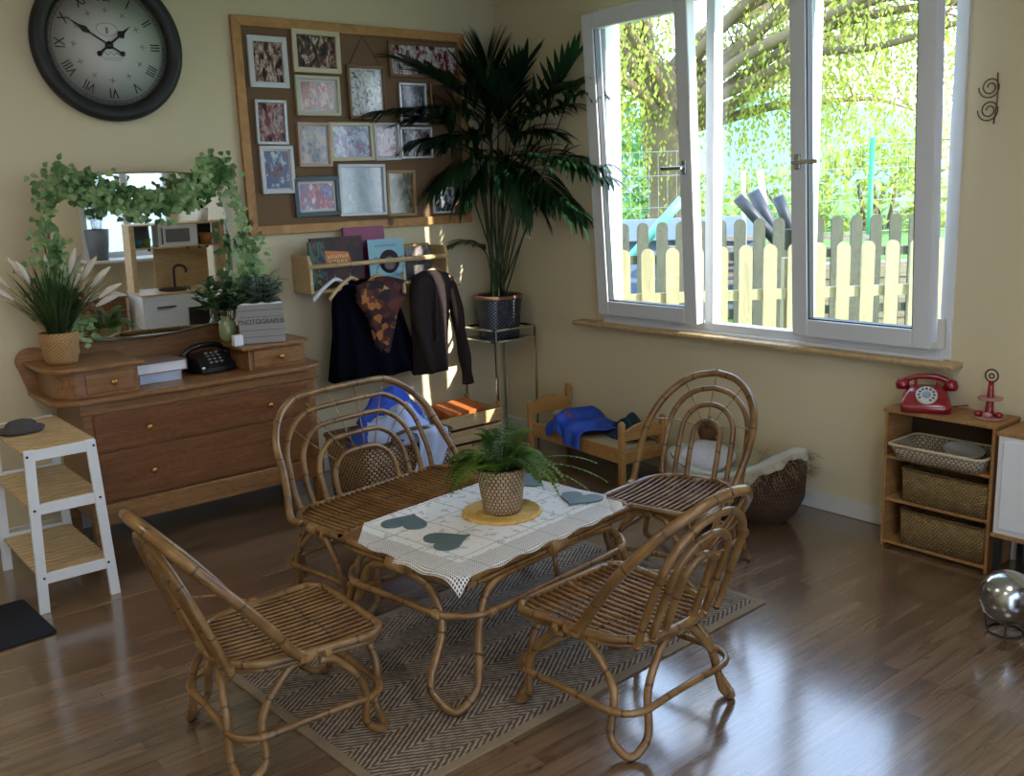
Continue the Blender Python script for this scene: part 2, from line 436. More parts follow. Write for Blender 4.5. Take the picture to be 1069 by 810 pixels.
# ---- window 2 behind the camera, and a glazed door added for daylight
m = MB()
def frame_rect_y(m, y0, y1, x0, x1, z0, z1, w):
    m.span((x0, y0, z0), (x0+w, y1, z1)); m.span((x1-w, y0, z0), (x1, y1, z1)); m.span((x0+w, y0, z0), (x1-w, y1, z0+w)); m.span((x0+w, y0, z1-w), (x1-w, y1, z1))
frame_rect_y(m, YS-.08, YS+.01, GX0, GX1, GZ0, GZ1, .06); m.span(((GX0+GX1)/2-.04, YS-.08, GZ0+.06), ((GX0+GX1)/2+.04, YS+.01, GZ1-.06))
w2 = struct(m.build('window_2', M['upvc'], bevel=.005))
m = MB(); m.span((GX0+.06, YS-.05, GZ0+.06), (GX1-.06, YS-.04, GZ1-.06)); m.build('pane', M['glass'], w2)
m = MB(); m.span((GX0-.06, YS, GZ0-.03), (GX1+.04, YS+.3, GZ0)); struct(m.build('trim_3', M['white_trim'], bevel=.006))
m = MB(); frame_rect_y(m, YS-.08, YS+.01, DX0, DX1, 0, DZ1, .07); m.span(((DX0+DX1)/2-.06, YS-.08, .07), ((DX0+DX1)/2+.06, YS+.01, DZ1-.07))
d1 = struct(m.build('added_door_1', M['upvc'], bevel=.005))
m = MB(); m.span((DX0+.07, YS-.05, .07), (DX1-.07, YS-.04, DZ1-.07)); m.build('pane', M['glass'], d1)
m = MB(); m.cyl((-3.27, YS+.03, 1.02), (-3.15, YS+.03, 1.02), .01); m.build('handle', M['steel'], d1)

# ---- ceiling fill panels, added out of view to brighten the room
def fill_panel(x, y, label):
    t = thing('fill_panel', label, 'light', (x, y, H), group='added ceiling fill panels')
    m = MB(); m.box((0, 0, -.03), (.62, .62, .06)); m.build('housing', M['white'], t, bevel=.01)
    m = MB(); m.box((0, 0, -.064), (.56, .56, .006)); m.build('diffuser', emit('warm_fill_diffuser', (1, .93, .82), 2.0), t)
    ld = bpy.data.lights.new('fill_lamp', 'AREA'); ld.size = .55; ld.energy = FILL_WATTS; ld.color = (1, .93, .84)
    lo = bpy.data.objects.new('fill_lamp', ld); COL.objects.link(lo); lo.parent = t; lo.location = (0, 0, -.075)
for x, y, lb in ((-4.2, -1.9, 'added white square ceiling fill panel nearest the dresser end'), (-2.2, -4.6, 'added white square ceiling fill panel above the middle of the room'), (-4.6, -4.6, 'added white square ceiling fill panel over the photographer')):
    fill_panel(x, y, lb)

# ------------------------------------------------------------------ rug and mat
def rugmat():
    t = NT('woven_rug'); p = t.sep(t.t.outputs['Object'])
    zz = t.math('PINGPONG', t.math('MULTIPLY', p[1], 1.0), .11)
    v = t.math('ADD', t.math('MULTIPLY', p[0], 1.0), t.math('MULTIPLY', zz, 1.6))
    st = t.math('SINE', t.math('MULTIPLY', v, 2*math.pi/.030))
    fine = t.math('SINE', t.math('MULTIPLY', p[1], 2*math.pi/.015))
    h = t.math('ADD', st, t.math('MULTIPLY', fine, .35)); n = t.noise(t.t.outputs['Object'], 40, 2)
    f = t.math('ADD', t.math('MULTIPLY', h, .34), t.math('MULTIPLY', n, .9))
    t.color(t.ramp(f, [(.25, '4a4038'), (.5, '796b5e'), (.75, 'a08e78')])); t.bump(h, .5, .003); return t.set(.9)
M['rug'] = rugmat()
M['rugedge'] = plain('rug_binding', '85735c', .85, var=.15, scale=80, bump=.3)
ra = math.radians(2.5)
rug = thing('area_rug', 'flat woven grey-brown herringbone rug under the rattan table', 'rug', (-2.04, -2.5, 0), ra)
RW, RD = 1.80, 1.02
m = MB(); m.box((0, 0, .004), (RW-.07, RD-.07, .008)); m.build('field', M['rug'], rug)
m = MB()
for a, b in (((-RW/2, -RD/2, 0), (RW/2, -RD/2+.035, .009)), ((-RW/2, RD/2-.035, 0), (RW/2, RD/2, .009)), ((-RW/2, -RD/2+.035, 0), (-RW/2+.035, RD/2-.035, .009)), ((RW/2-.035, -RD/2+.035, 0), (RW/2, RD/2-.035, .009))): m.span(a, b)
m.build('binding', M['rugedge'], rug, bevel=.003)
c0 = onZ(58, 662); 
m = MB(); m.prism(rrect(.75, .45, .02), 0, .006); mt = m.build('door_mat', plain('navy_mat', '0e1320', .95, var=.3, scale=120, bump=.5), loc=(c0.x-.375, c0.y+.21, .001))
mt.rotation_euler = (0, 0, .05); tag(mt, 'dark navy mat on the floor by the white slatted stand', 'mat')

# ------------------------------------------------------------------ rattan furniture
RIM = .012
def wave_leg(sx, sy, hx, hy, fx, fy, ax, ay, zt, r, foot=.055):
    """one corner leg: down from the side apex, a U at the floor, up to the end apex (points in the local frame)"""
    P = [(sx*hx, sy*ay, zt), (sx*(hx+.005), sy*(ay+.05), zt-.012), (sx*(hx+.02), sy*(ay+(fy-ay)*.62), zt*.62), (sx*fx, sy*(fy-foot*.9), zt*.22), (sx*fx, sy*(fy-foot*.45), r+.012),
         (sx*(fx-.012), sy*(fy-.012), r+.001), (sx*(fx-foot*.45), sy*fy, r+.012), (sx*(fx-foot*.95), sy*fy, zt*.22), (sx*(ax+(fx-ax)*.55), sy*(hy+.02), zt*.62), (sx*(ax+.045), sy*(hy+.005), zt-.012), (sx*ax, sy*hy, zt)]
    m = MB(); m.tube(P, r, 8, n=5); return m
def wraps(par, p, d, r, n=5, pitch=.006):
    """a cane binding wound n times around a joint, its own part"""
    d = Vector(d).normalized(); m = MB(); P = []; N = n*6
    for k in range(n):
        c = Vector(p)+d*(k-(n-1)/2)*pitch; P += [(c-d*pitch*.5, r*.9), (c-d*pitch*.25, r), (c+d*pitch*.25, r), (c+d*pitch*.5, r*.9)]
    L = len(P)-1; m.tube([q[0] for q in P], lambda t: P[int(round(t*L))][1], 10, raw=True); m.build('binding', M['binding'], par)
def seat_outline(wf, wb, d, rf=.07, rb=.16):
    """closed outline: front edge at +d/2"""
    P = []
    def corner(cx, cy, r, a0, w):
        for k in range(5):
            a = math.radians(a0+90*k/4); P.append((cx+r*math.cos(a), cy+r*math.sin(a)))
    corner(wf/2-rf, d/2-rf, rf, 0, wf); corner(-wf/2+rf, d/2-rf, rf, 90, wf)
    corner(-wb/2+rb, -d/2+rb, rb, 180, wb); corner(wb/2-rb, -d/2+rb, rb, 270, wb)
    return P
def span_at(P, x):
    ys = []
    for i in range(len(P)):
        a, b = P[i], P[(i+1) % len(P)]
        if (a[0]-x)*(b[0]-x) <= 0 and abs(a[0]-b[0]) > 1e-6: ys.append(a[1]+(b[1]-a[1])*(x-a[0])/(b[0]-a[0]))
    return min(ys), max(ys)
SZ = .335
REC = .38      # recline of the back: y per z
def back_hoop(m, xh, ztop, rc, r, yb, outer=False, bx=None, by=None):
    P = []
    f = lambda z: yb-(z-SZ)*REC
    if outer:
        K = (by-(yb-(ztop-SZ)*REC-.006))/(ztop-SZ); f = lambda z: by-(z-SZ)*K
    z1 = ztop-rc
    half = [(xh, z1)]
    for k in range(1, 5):
        a = math.radians(90*k/4); half.append((xh-rc+rc*math.cos(a), z1+rc*math.sin(a)))
    if outer:
        lo = [(bx, by+.03, SZ+.002), (bx+.004, by-.03, SZ+.014), (bx+(xh-bx)*.5+.004, f(SZ+(z1-SZ)*.5)-.008, SZ+(z1-SZ)*.5)]
    else:
        lo = [(xh, yb, SZ-.008), (xh*1.02, f(SZ+.08), SZ+.08)]
        if z1 < SZ+.12: lo = lo[:1]
    R_ = lo+[(x, f(z), z) for x, z in half]
    P = R_+[(-x, y, z) for x, y, z in reversed(R_) if x > .004]
    if abs(P[len(R_)-1][0]) > .03: pass
    m.tube(P, r, 8, n=5)
    return m
def rattan_seat(name, label, wf, wb, d, hoops, fx, fyf, loc, rz, group=None, rods=16, rr=.0056, rc_out=None, tie_angles=(90, 55, 125, 18, 162), feet=None, apex=.03):
    t = thing(name, label, 'bench' if 'bench' in name else 'chair', loc, rz, group)
    O = seat_outline(wf, wb, d)
    m = MB(); m.tube([(x, y, SZ) for x, y in O], RIM*1.15, 8, closed=True, n=2)
    m.tube([(x*.96, y*.95, SZ-.022) for x, y in O], RIM*.8, 8, closed=True, n=2); m.build('seat_frame', M['rattan'], t)
    m = MB()
    for i in range(rods):
        x = (i+.5)/rods*2-1; x *= wf/2-.022
        x2 = x*(wb-.03)/(wf-.03)
        y0, y1 = span_at(O, x)
        m.tube([(x, y1-.004, SZ+.003+random.uniform(-.001, .001)), (x, (y0+y1)/2, SZ-.004), (x, y0+.004, SZ+.003)], rr*random.uniform(.85, 1.1), 6, n=3)
    m.build('seat', M['rod'], t)
    m = MB()
    for y in (-d*.22, d*.08, d*.34):
        xs = wf/2-.03 if y > -.05 else wb/2-.03
        m.tube([(-xs, y, SZ-.016), (xs, y, SZ-.016)], .007, 6, raw=True)
    m.build('cross_rail', M['rod'], t)
    # the fan of hoops
    bx = wb/2+.02
    for k, (xh, zt, rc) in enumerate(hoops):
        m = MB(); back_hoop(m, xh, zt, rc, .0165 if k == 0 else .0125, -d/2+.008, k == 0, bx, -.02 if wf < .8 else -.13)
        m.build('back_hoop', M['rattan'], t)
    # thin radial ties
    m = MB(); f = lambda z: -d/2-(z-SZ)*REC+.004
    xo, zo, ro = hoops[0]; xi, zi, ri = hoops[-1]
    for a in tie_angles:
        a = math.radians(a); cz = zi-ri*.6; dx, dz = math.cos(a), math.sin(a)
        ex = dx*(xo-.005); 
        x0 = xi*dx*.8 + (0 if abs(dx) < .7 else 0); z0 = cz+dz*ri*.75
        if xo > .3: x0 = dx*(xi); ex = dx*xo*.92 if abs(dx) > .5 else dx*xo*.98
        # stop on the outer hoop
        z1 = (zo-ro)+dz*ro if abs(dz) > .35 else cz+dz*.08+.02
        m.tube([(x0, f(z0)+.012, z0), ((x0+ex)/2, f((z0+z1)/2)+.008, (z0+z1)/2), (ex, -.02-(z1-SZ)*(d/2-.02+(zo-SZ)*REC)/(zo-SZ), z1)], .0028, 5, n=3)
    m.build('tie', M['binding'], t)
    # legs
    for sx in (-1, 1):
        for sy in (-1, 1):
            w = wf if sy > 0 else wb
            wave_leg(sx, sy, w/2-.012, d/2-.015, fx, fyf if sy > 0 else (feet or fyf), apex if wf < .8 else wf/2-.2, .02, SZ-.03, .0128, .085).build('leg', M['rattan'], t)
    q = .142
    m = MB(); S = []
    k = .75; X = wf/2*(1-k)+fx*k; Yf = (d/2)*(1-k)+fyf*k; Yb = (d/2)*(1-k)+(feet or fyf)*k
    S = [(X+.004, Yf-.06), (X-.055, Yf), (-X+.055, Yf), (-X-.004, Yf-.06), (-X-.004, -Yb+.06), (-X+.055, -Yb), (X-.055, -Yb), (X+.004, -Yb+.06)]
    PP = []
    for i in range(len(S)):
        a, b = Vector((*S[i], q)), Vector((*S[(i+1) % len(S)], q)); PP += [a, a.lerp(b, .33), a.lerp(b, .66)] if (a-b).length > .15 else [a]
    m.tube(PP, .0112, 8, closed=True, n=3); m.build('stretcher', M['rattan'], t)
    for sx in (-1, 1):
        wraps(t, (sx*bx, -.02, SZ-.002), (0, 1, 0), .020, 7, .007)
        wraps(t, (sx*(wf/2-.012), .045, SZ-.012), (0, 1, 0), .019, 3, .007)
        for (x, y) in ((X+.004, Yf-.07), (X+.004, -Yb+.07)): wraps(t, (sx*x, y, q), (0, 1, 0), .0125, 3, .006)
    for k, (xh, zt, rc) in enumerate(hoops[1:]):
        for sx in (-1, 1): wraps(t, (sx*xh, -d/2+.004, SZ+.008), (0, 0, 1), .0135, 3, .007)
    for y in (d/2-.012, -d/2+.012): wraps(t, (0, y, SZ-.014), (1, 0, 0), .020, 4, .007)
    return t
CH = [(.252, .79, .245), (.192, .725, .185), (.125, .655, .12), (.066, .585, .066)]
rattan_seat('rattan_chair', 'rattan chair at the left end of the table, nearest the camera, seen from its side', .48, .42, .48, CH, .245, .225, (-2.935, -2.475, 0), math.radians(-93), 'hoop-backed rattan chairs', feet=.25)
rattan_seat('rattan_chair', 'nearest rattan chair on the right, its hooped back turned to the camera', .50, .44, .48, CH, .262, .235, (-2.055, -3.085, 0), math.radians(3), 'hoop-backed rattan chairs', feet=.265)
rattan_seat('rattan_chair', 'far right rattan chair, its round hooped back facing the camera near the doll bed', .48, .42, .48, CH, .245, .225, (-1.09, -2.475, 0), math.radians(104), 'hoop-backed rattan chairs', feet=.25)
BH = [(.455, .785, .26), (.385, .72, .22), (.315, .65, .18), (.245, .58, .15), (.175, .51, .12)]
rattan_seat('rattan_bench', 'two-seater rattan bench with a wide hooped back behind the table', 1.0, .95, .50, BH, .48, .24, (-1.94, -1.68, 0), math.radians(180+9), None, rods=33, rr=.0078, tie_angles=(100, 80, 60, 120, 35, 145), feet=.24)

# ---- table
TZ = .448
ta = math.radians(8)
TW, TD = .905, .64
tb = thing('rattan_table', 'low rattan table with looped legs in the middle of the chairs', 'table', (-2.062, -2.425, .009), ta)
O = rrect(TW, TD, .07, 4)
m = MB(); m.tube([(x, y, TZ-.012) for x, y in O], .0135, 8, closed=True, n=2); m.tube([(x*.985, y*.98, TZ-.038) for x, y in O], .011, 8, closed=True, n=2); m.build('top_frame', M['rattan'], tb)
m = MB(); m.prism(rrect(TW-.01, TD-.01, .07), TZ-.012, TZ-.002); m.build('tabletop', M['rod'], tb)
for sx in (-1, 1):
    for sy in (-1, 1):
        hx, hy, fx, fy, zt, r = TW/2-.012, TD/2-.012, TW/2+.09, TD/2+.03, TZ-.052, .0145
        ax, ay = .20, .05
        P = [(sx*hx, sy*0.0, zt), (sx*hx, sy*(ay+.01), zt-.002), (sx*(hx+.004), sy*(fy-.19), zt-.035), (sx*(hx+.015), sy*(fy-.135), zt*.62), (sx*(fx-.01), sy*(fy-.12), zt*.25), (sx*(fx-.004), sy*(fy-.085), r+.035),
             (sx*(fx-.025), sy*(fy-.025), r+.001), (sx*(fx-.085), sy*(fy-.004), r+.035), (sx*(fx-.12), sy*(fy-.01), zt*.25), (sx*(fx-.145), sy*(hy+.015), zt*.62), (sx*(fx-.20), sy*(hy+.004), zt-.035), (sx*(fx-.30), sy*hy, zt-.002), (0, sy*hy, zt)]
        mm = MB(); mm.tube(P, r, 8, n=5); mm.build('leg', M['rattan'], tb)
m = MB(); q = .30; X, Y = TW/2+.02, TD/2+.015
e = .13; S = [(X, Y-e), (X-.045, Y-.045), (X-e, Y), (-X+e, Y), (-X+.045, Y-.045), (-X, Y-e), (-X, -Y+e), (-X+.045, -Y+.045), (-X+e, -Y), (X-e, -Y), (X-.045, -Y+.045), (X, -Y+e)]
PP = []
for i in range(len(S)):
    a, b = Vector((*S[i], q)), Vector((*S[(i+1) % len(S)], q)); PP += [a, a.lerp(b, .33), a.lerp(b, .66)] if (a-b).length > .2 else [a]
m.tube(PP, .0125, 8, closed=True, n=3)
for sy in (-1, 1): m.cyl((0, sy*(TD/2), q), (0, sy*(TD/2-.012), TZ-.05), .009, seg=8)
m.build('stretcher', M['rattan'], tb)
for sx in (-1, 1): wraps(tb, (sx*(TW/2-.004), 0, TZ-.03), (0, 1, 0), .031, 9, .008)
for sy in (-1, 1): wraps(tb, (0, sy*(TD/2-.004), TZ-.03), (1, 0, 0), .031, 10, .008)
for sx in (-1, 1):
    for sy in (-1, 1):
        wraps(tb, (sx*X, sy*(Y-.125), q), (0, 1, 0), .016, 5, .006); wraps(tb, (sx*(X-.125), sy*Y, q), (1, 0, 0), .016, 5, .006)

# ---- lace cloth
def lacemat():
    t = NT('cream_lace'); uv = t.sep(t.t.outputs['UV'])
    a = t.math('PINGPONG', uv[0], .009); b = t.math('PINGPONG', uv[1], .009)
    dot = t.math('LESS_THAN', t.math('ADD', t.math('POWER', t.math('SUBTRACT', a, .0045), 2.0), t.math('POWER', t.math('SUBTRACT', b, .0045), 2.0)), .0000090)
    # big motif squares: solid seams every .17 m
    ga = t.math('PINGPONG', t.math('ADD', uv[0], .02), .085); gb = t.math('PINGPONG', t.math('ADD', uv[1], .03), .085)
    seam = t.math('LESS_THAN', t.math('MINIMUM', ga, gb), .003)
    n = t.noise(t.t.outputs['UV'], 26, 2)
    big = t.math('GREATER_THAN', n, .60)
    near = t.math('LESS_THAN', t.math('MINIMUM', t.math('MINIMUM', uv[1], uv[0]), t.math('SUBTRACT', .96, uv[0])), .11)
    hole = t.math('MULTIPLY', dot, t.math('MAXIMUM', near, big))
    t.color(t.mix(seam, t.mix(t.noise(t.t.outputs['UV'], 60, 2), 'dad8d6', 'efedea'), 'bcb8b2'))
    t.b.inputs['Roughness'].default_value = .9
    tr = t.new('ShaderNodeBsdfTransparent'); mx = t.new('ShaderNodeMixShader'); t.l.new(hole, mx.inputs[0])
    t.l.new(t.b.outputs[0], mx.inputs[1]); t.l.new(tr.outputs[0], mx.inputs[2]); t.l.new(mx.outputs[0], t.n['Material Output'].inputs[0])
    return t.m
M['lace'] = lacemat()
CW, CD = .96, .665
def clothf(u, v):
    x = (u-.5)*CW; y = (v-.5)*CD
    z = TZ+.0055
    # cut corners to the oval outline of the cloth, near-left corner hangs
    dx, dy = max(0, abs(x)-(TW/2-.14)), max(0, abs(y)-(TD/2-.12))
    if x < 0 and y < 0:
        ex, ey = max(0, abs(x)-(TW/2-.07)), max(0, abs(y)-(TD/2-.07)); r_ = math.hypot(ex, ey)-.092
        if r_ > 0: z -= r_*1.7; x += r_*.25; y += r_*.25
        x -= .0*dx
    else:
        dd = dx+dy-.135
        if dd > 0: x -= math.copysign(dd*.5, x); y -= math.copysign(dd*.5, y); z += .001
    z += .0015*math.sin(x*30)*math.sin(y*27)
    if v < .02: z -= .006*(1+math.sin(u*38))*(u > .12)
    if u < .02: z -= .004*(1+math.sin(v*30))*(v > .15)
    return (x-.012, y-.008, z)
m = MB(); m.grid(clothf, 70, 50, CW, CD); cl = m.build('table_cloth', M['lace'], loc=(-2.062, -2.425, .009)); cl.rotation_euler = (0, 0, ta)
tag(cl, 'white crocheted lace cloth with a hanging corner on the rattan table', 'tablecloth')

# ---- heart coasters
slate = plain('slate', '5d6f74', .5, var=.15)
def heart(cx, cy, rz, label, s=.092, zz=0):
    P = []
    for k in range(36):
        a = 2*math.pi*k/36; P.append((16*math.sin(a)**3/17*s, (13*math.cos(a)-5*math.cos(2*a)-2*math.cos(3*a)-math.cos(4*a))/17*s))
    m = MB(); m.prism(P, 0, .006); o = m.build('heart_coaster', slate, bevel=.0015, loc=(cx, cy, TZ+.0155+zz)); o.rotation_euler = (0, 0, rz)
    tag(o, label, 'coaster', 'heart-shaped slate coasters')
for (px, py), rz, lb in (((424, 546), 2.2, 'grey heart coaster on the far left of the lace cloth'), ((466, 565), 1.4, 'grey heart coaster nearest the camera on the lace cloth'), ((605, 521), -1.2, 'blue-grey heart coaster at the right end of the lace cloth'), ((549, 502), -2.2, 'heart coaster half hidden behind the fern pot')):
    p = onZ(px, py, TZ+.015); heart(p.x, p.y, rz, lb)
# ---- raffia mat
p = onZ(524, 536, TZ+.01); RC = (p.x, p.y)
t_ = NT('raffia'); uv = t_.sep(t_.t.outputs['UV']); n = t_.noise(t_.t.outputs['Object'], 60, 3)
t_.color(t_.mix(n, 'b4822f', 'ecc978')); t_.bump(n, .6, .004); M['raffia'] = t_.set(.8)
m = MB()
pr = [(.001, .010)]
for k in range(8):
    r0 = .012+k*.017; pr += [(r0, .006), (r0+.008, .013)]
pr += [(.150, .004), (.148, .0), (.001, .0)]
R_ = []
for (r, z) in pr:
    R_.append([(r*(1+.02*math.sin(a*22)*(r > .1))*math.cos(a), r*(1+.02*math.sin(a*22)*(r > .1))*math.sin(a), z) for a in [2*math.pi*k/88 for k in range(88)]])
m.rings(R_); o = m.build('raffia_mat', M['raffia'], loc=(RC[0], RC[1], TZ+.0155)); tag(o, 'round golden raffia mat under the fern pot on the table', 'placemat')
# ---- fern in a wicker pot
fn = thing('potted_fern', 'feathery green fern in a woven beige pot at the centre of the table', 'plant', (RC[0]-.004, RC[1]-.01, TZ+.0285)); fn.scale = (1.19, 1.19, 1.19)
M['potweave'] = weave('pot_weave', 'a88a68', 'd4ba98', 64, 90, .6, '4a3420', .2)
m = MB(); m.lathe([(.001, 0), (.058, 0), (.060, .01), (.069, .07), (.077, .135), (.079, .142), (.073, .142), (.070, .125), (.001, .125)], seg=40); m.build('wicker_pot', M['potweave'], fn)
m = MB(); m.lathe([(.001, .133), (.069, .130), (.001, .128)]); m.build('soil', M['soil'], fn)
for i in range(64):
    a = i*2.399+random.uniform(-.2, .2); el = random.uniform(.35, 1.45); L = random.uniform(.13, .20)*(1.1 if el < .8 else .85)
    m = MB(); d = Vector((math.cos(a)*math.cos(el), math.sin(a)*math.cos(el), math.sin(el))); p = Vector((math.cos(a)*.03, math.sin(a)*.03, .13)); N = 15; pts = [p.copy()]
    for k in range(N):
        dd = (d+Vector((0, 0, -.045*k*.5))).normalized(); p = p+dd*L/N; pts.append(p.copy()); d = dd
        s = dd.cross(Vector((0, 0, 1))).normalized(); w = .034*math.sin(math.pi*min(1, (k+2)/(N+1.5)))
        for sg in (-1, 1): m.blade(p, s*sg+dd*.5+Vector((0, 0, .15)), w, .011, .5, .1, 2)
    m.tube(pts, .0012, 4, raw=True)
    m.build('frond', M['fern'], fn)
for i, (a, L, e) in enumerate(((-.75, .30, .35), (-.55, .27, .5), (-.9, .25, .25))):
    m = MB(); d = Vector((math.cos(a)*math.cos(e), math.sin(a)*math.cos(e), math.sin(e))); p = Vector((.03, -.02, .13)); pts = [p.copy()]
    for k in range(16):
        d = (d+Vector((0, 0, -.06))).normalized(); p = p+d*L/16; pts.append(p.copy())
        if k > 4:
            s = d.cross(Vector((0, 0, 1))).normalized()
            for sg in (-1, 1): m.blade(p, s*sg+d, .012, .005, .4, .1, 2)
    m.tube(pts, .0014, 4, raw=True); m.build('frond', M['fern'], fn)

# ------------------------------------------------------------------ dresser with mirror
def part(m, name, mt, t, **k):
    """mesh built in room coordinates, parented to an unrotated empty"""
    o = m.build(name, mt, t, **k); p = t
    while p: 
        if p.type == 'EMPTY': o.location = o.location - p.location if p.parent is None else o.location
        p = p.parent
    return o
DR = thing('dresser', 'brown wooden dressing table with two wide drawers, two top drawers and a mirror', 'dresser', (-2.32, -.26, 0))
m = MB(); m.span((-2.92, -.465, .15), (-1.715, -.03, .735)); part(m, 'body', M['dresser'], DR, bevel=.012)
for x in (-2.905, -1.735):
    for y in (-.455, -.05):
        m = MB(); m.prism([(x-.024, y-.024), (x+.024, y-.024), (x+.024, y+.024), (x-.024, y+.024)], 0, .16); part(m, 'leg', M['dresser'], DR, bevel=.004)
m = MB(); m.span((-2.93, -.485, .135), (-1.705, -.46, .24)); part(m, 'apron', M['dresser'], DR, bevel=.008)
m = MB(); m.span((-2.93, -.478, .68), (-1.705, -.46, .735)); part(m, 'top_rail', M['dresser'], DR, bevel=.004)
def knob(c, par):
    m = MB(); m.lathe([(.001, 0), (.007, 0), (.006, .010), (.008, .014), (.015, .020), (.0155, .026), (.010, .032), (.001, .033)], seg=16, axis='y')
    for v in m.bm.verts: v.co = Vector((v.co.x, -v.co.y, v.co.z))
    k = m.build('knob', M['brass'], par); k.location = Vector(c)-par.location; return k
def drawer(x0, x1, z0, z1, y, ks, mt):
    m = MB(); m.span((x0, y, z0), (x1, y+.03, z1)); d = m.build('drawer', mt, DR, bevel=.004); d.location = -DR.location
    for kx in ks:
        k = knob((0, 0, 0), DR); k.parent = d; k.location = (kx, y, (z0+z1)/2)
drawer(-2.875, -1.765, .495, .672, -.483, (-2.63, -2.0), M['dresser_dark'])
drawer(-2.875, -1.765, .25, .484, -.483, (-2.63, -2.0), M['dresser_dark'])
def rounded_left(x0, x1, y0, y1, r, both=False):
    P = [(x0, y1)]
    for k in range(9):
        a = math.pi+math.pi/2*k/8; P.append((x0+r+r*math.cos(a), y0+r+r*math.sin(a)))
    if both:
        for k in range(9):
            a = -math.pi/2+math.pi/2*k/8; P.append((x1-r+r*math.cos(a), y0+r+r*math.sin(a)))
    else: P.append((x1, y0))
    P.append((x1, y1)); return P
m = MB(); m.prism(rounded_left(-3.04, -1.655, -.515, -.02, .13, True), .735, .760); part(m, 'dresser_top', M['dresser'], DR, bevel=.007)
m = MB(); m.prism(rounded_left(-3.0, -2.64, -.465, -.03, .12), .760, .888); part(m, 'drawer_box', M['dresser'], DR, bevel=.004)
m = MB(); m.prism(rounded_left(-3.05, -2.615, -.495, -.02, .15), .888, .910); part(m, 'box_top', M['dresser'], DR, bevel=.007)
m = MB(); m.span((-2.06, -.42, .760), (-1.735, -.03, .872)); part(m, 'drawer_box', M['dresser'], DR, bevel=.004)
m = MB(); m.prism([(-2.10, -.02), (-2.10, -.44), (-1.76, -.45), (-1.70, -.40), (-1.70, -.02)], .872, .892); part(m, 'box_top', M['dresser'], DR, bevel=.007)
drawer(-2.885, -2.665, .778, .872, -.473, (-2.765,), M['dresser'])
drawer(-2.035, -1.76, .776, .862, -.430, (-1.89,), M['dresser'])
bp = [(-3.04, .76)]+[(-3.005+.075*math.cos(math.radians(a)), .905+.068*math.sin(math.radians(a))) for a in range(210, 60, -15)]+[(-2.93, .955)]
for k in range(13):
    t = k/12; bp.append((-2.86+t*.80, .985-.035*math.sin(math.pi*t)))
bp += [(-2.0, .965), (-1.93, .955), (-1.74, .93), (-1.70, .86), (-1.70, .76)]
m = MB(); m.prism(bp, -.055, -.03, plane='xz'); part(m, 'back_board', M['dresser'], DR, bevel=.004)
# mirror
mo = [(-2.80, 1.70), (-2.70, 1.765), (-2.595, 1.782), (-2.42, 1.785), (-2.24, 1.782), (-2.13, 1.765), (-2.055, 1.71), (-2.015, 1.60), (-1.995, 1.45), (-1.995, 1.30), (-2.02, 1.13), (-2.07, 1.03), (-2.16, 1.0), (-2.30, .982), (-2.46, .975), (-2.62, .985), (-2.74, 1.005), (-2.815, 1.03), (-2.865, 1.12), (-2.885, 1.27), (-2.885, 1.42), (-2.865, 1.58)]
mo = [tuple(v) for v in [p[:2] for p in catmull([(a, b, 0) for a, b in mo], 4, True)]]
mc = (-2.44, -.17, 1.38)
m = MB(); m.prism([(a-mc[0], b-mc[2]) for a, b in mo], -.004, .004, plane='xz')
t_ = NT('mirror_silver'); t_.color((.86, .89, .88)); M['mirror'] = t_.set(.015, 1.0)
mir = m.build('mirror', M['mirror'], DR, loc=Vector(mc)-DR.location); mir.rotation_euler = (math.radians(1.6), 0, 0)
m = MB(); m.prism([((a-mc[0])*1.015, (b-mc[2])*1.015) for a, b in mo], .004, .022, plane='xz'); m.build('mirror_back', M['dresser'], mir)
m = MB(); m.tube([((a-mc[0]), 0, (b-mc[2])) for a, b in mo], .005, 6, closed=True, raw=True); m.build('bevelled_rim', M['steel'], mir)
m = MB()
for x in (-2.86, -2.02):
    m.tube([(x, -.06, .95), (x, -.10, 1.15), (x, -.135, 1.38)], .012, 8); m.cyl((x, -.135, 1.38), (x+(.02 if x < -2.4 else -.02), -.165, 1.38), .010)
part(m, 'mirror_post', M['dresser'], DR)

# ------------------------------------------------------------------ on the dresser
def pot_on(m, r0, r1, h, wall=.006, seg=32, sq=(1, 1), square=0):
    m.lathe([(.001, 0), (r0, 0), (r1, h), (r1-wall, h), (r1-wall-.002, h*.9), (.001, h*.9)], seg=seg, sq=sq, square=square); return m
gp = thing('ornamental_grass', 'grassy plant with cream plumes in a round tan pot on the left end of the dresser', 'plant', (-2.925, -.275, .911))
m = MB(); m.lathe([(.001, 0), (.068, 0), (.074, .02), (.084, .10), (.086, .15), (.079, .15), (.077, .135), (.001, .135)], seg=36)
M['tanpot'] = weave('tan_pot_weave', 'a0794a', 'c59d68', 45, 120, .7, '6d4a26', .12, .4); m.build('tan_pot', M['tanpot'], gp)
m = MB(); m.lathe([(.001, .138), (.077, .136), (.001, .13)]); m.build('soil', M['soil'], gp)
random.seed(3)
m = MB()
for i in range(190):
    a = random.uniform(0, 6.283); r = random.uniform(0, .05); el = random.uniform(.95, 1.5); d = (math.cos(a)*math.cos(el), math.sin(a)*math.cos(el)*.8, math.sin(el))
    m.blade((r*math.cos(a), r*math.sin(a), .13), d, random.uniform(.22, .38), .011, random.uniform(.2, 1.3), .3, 6, wave=0, peak=.3)
m.build('foliage', M['grassy'], gp)
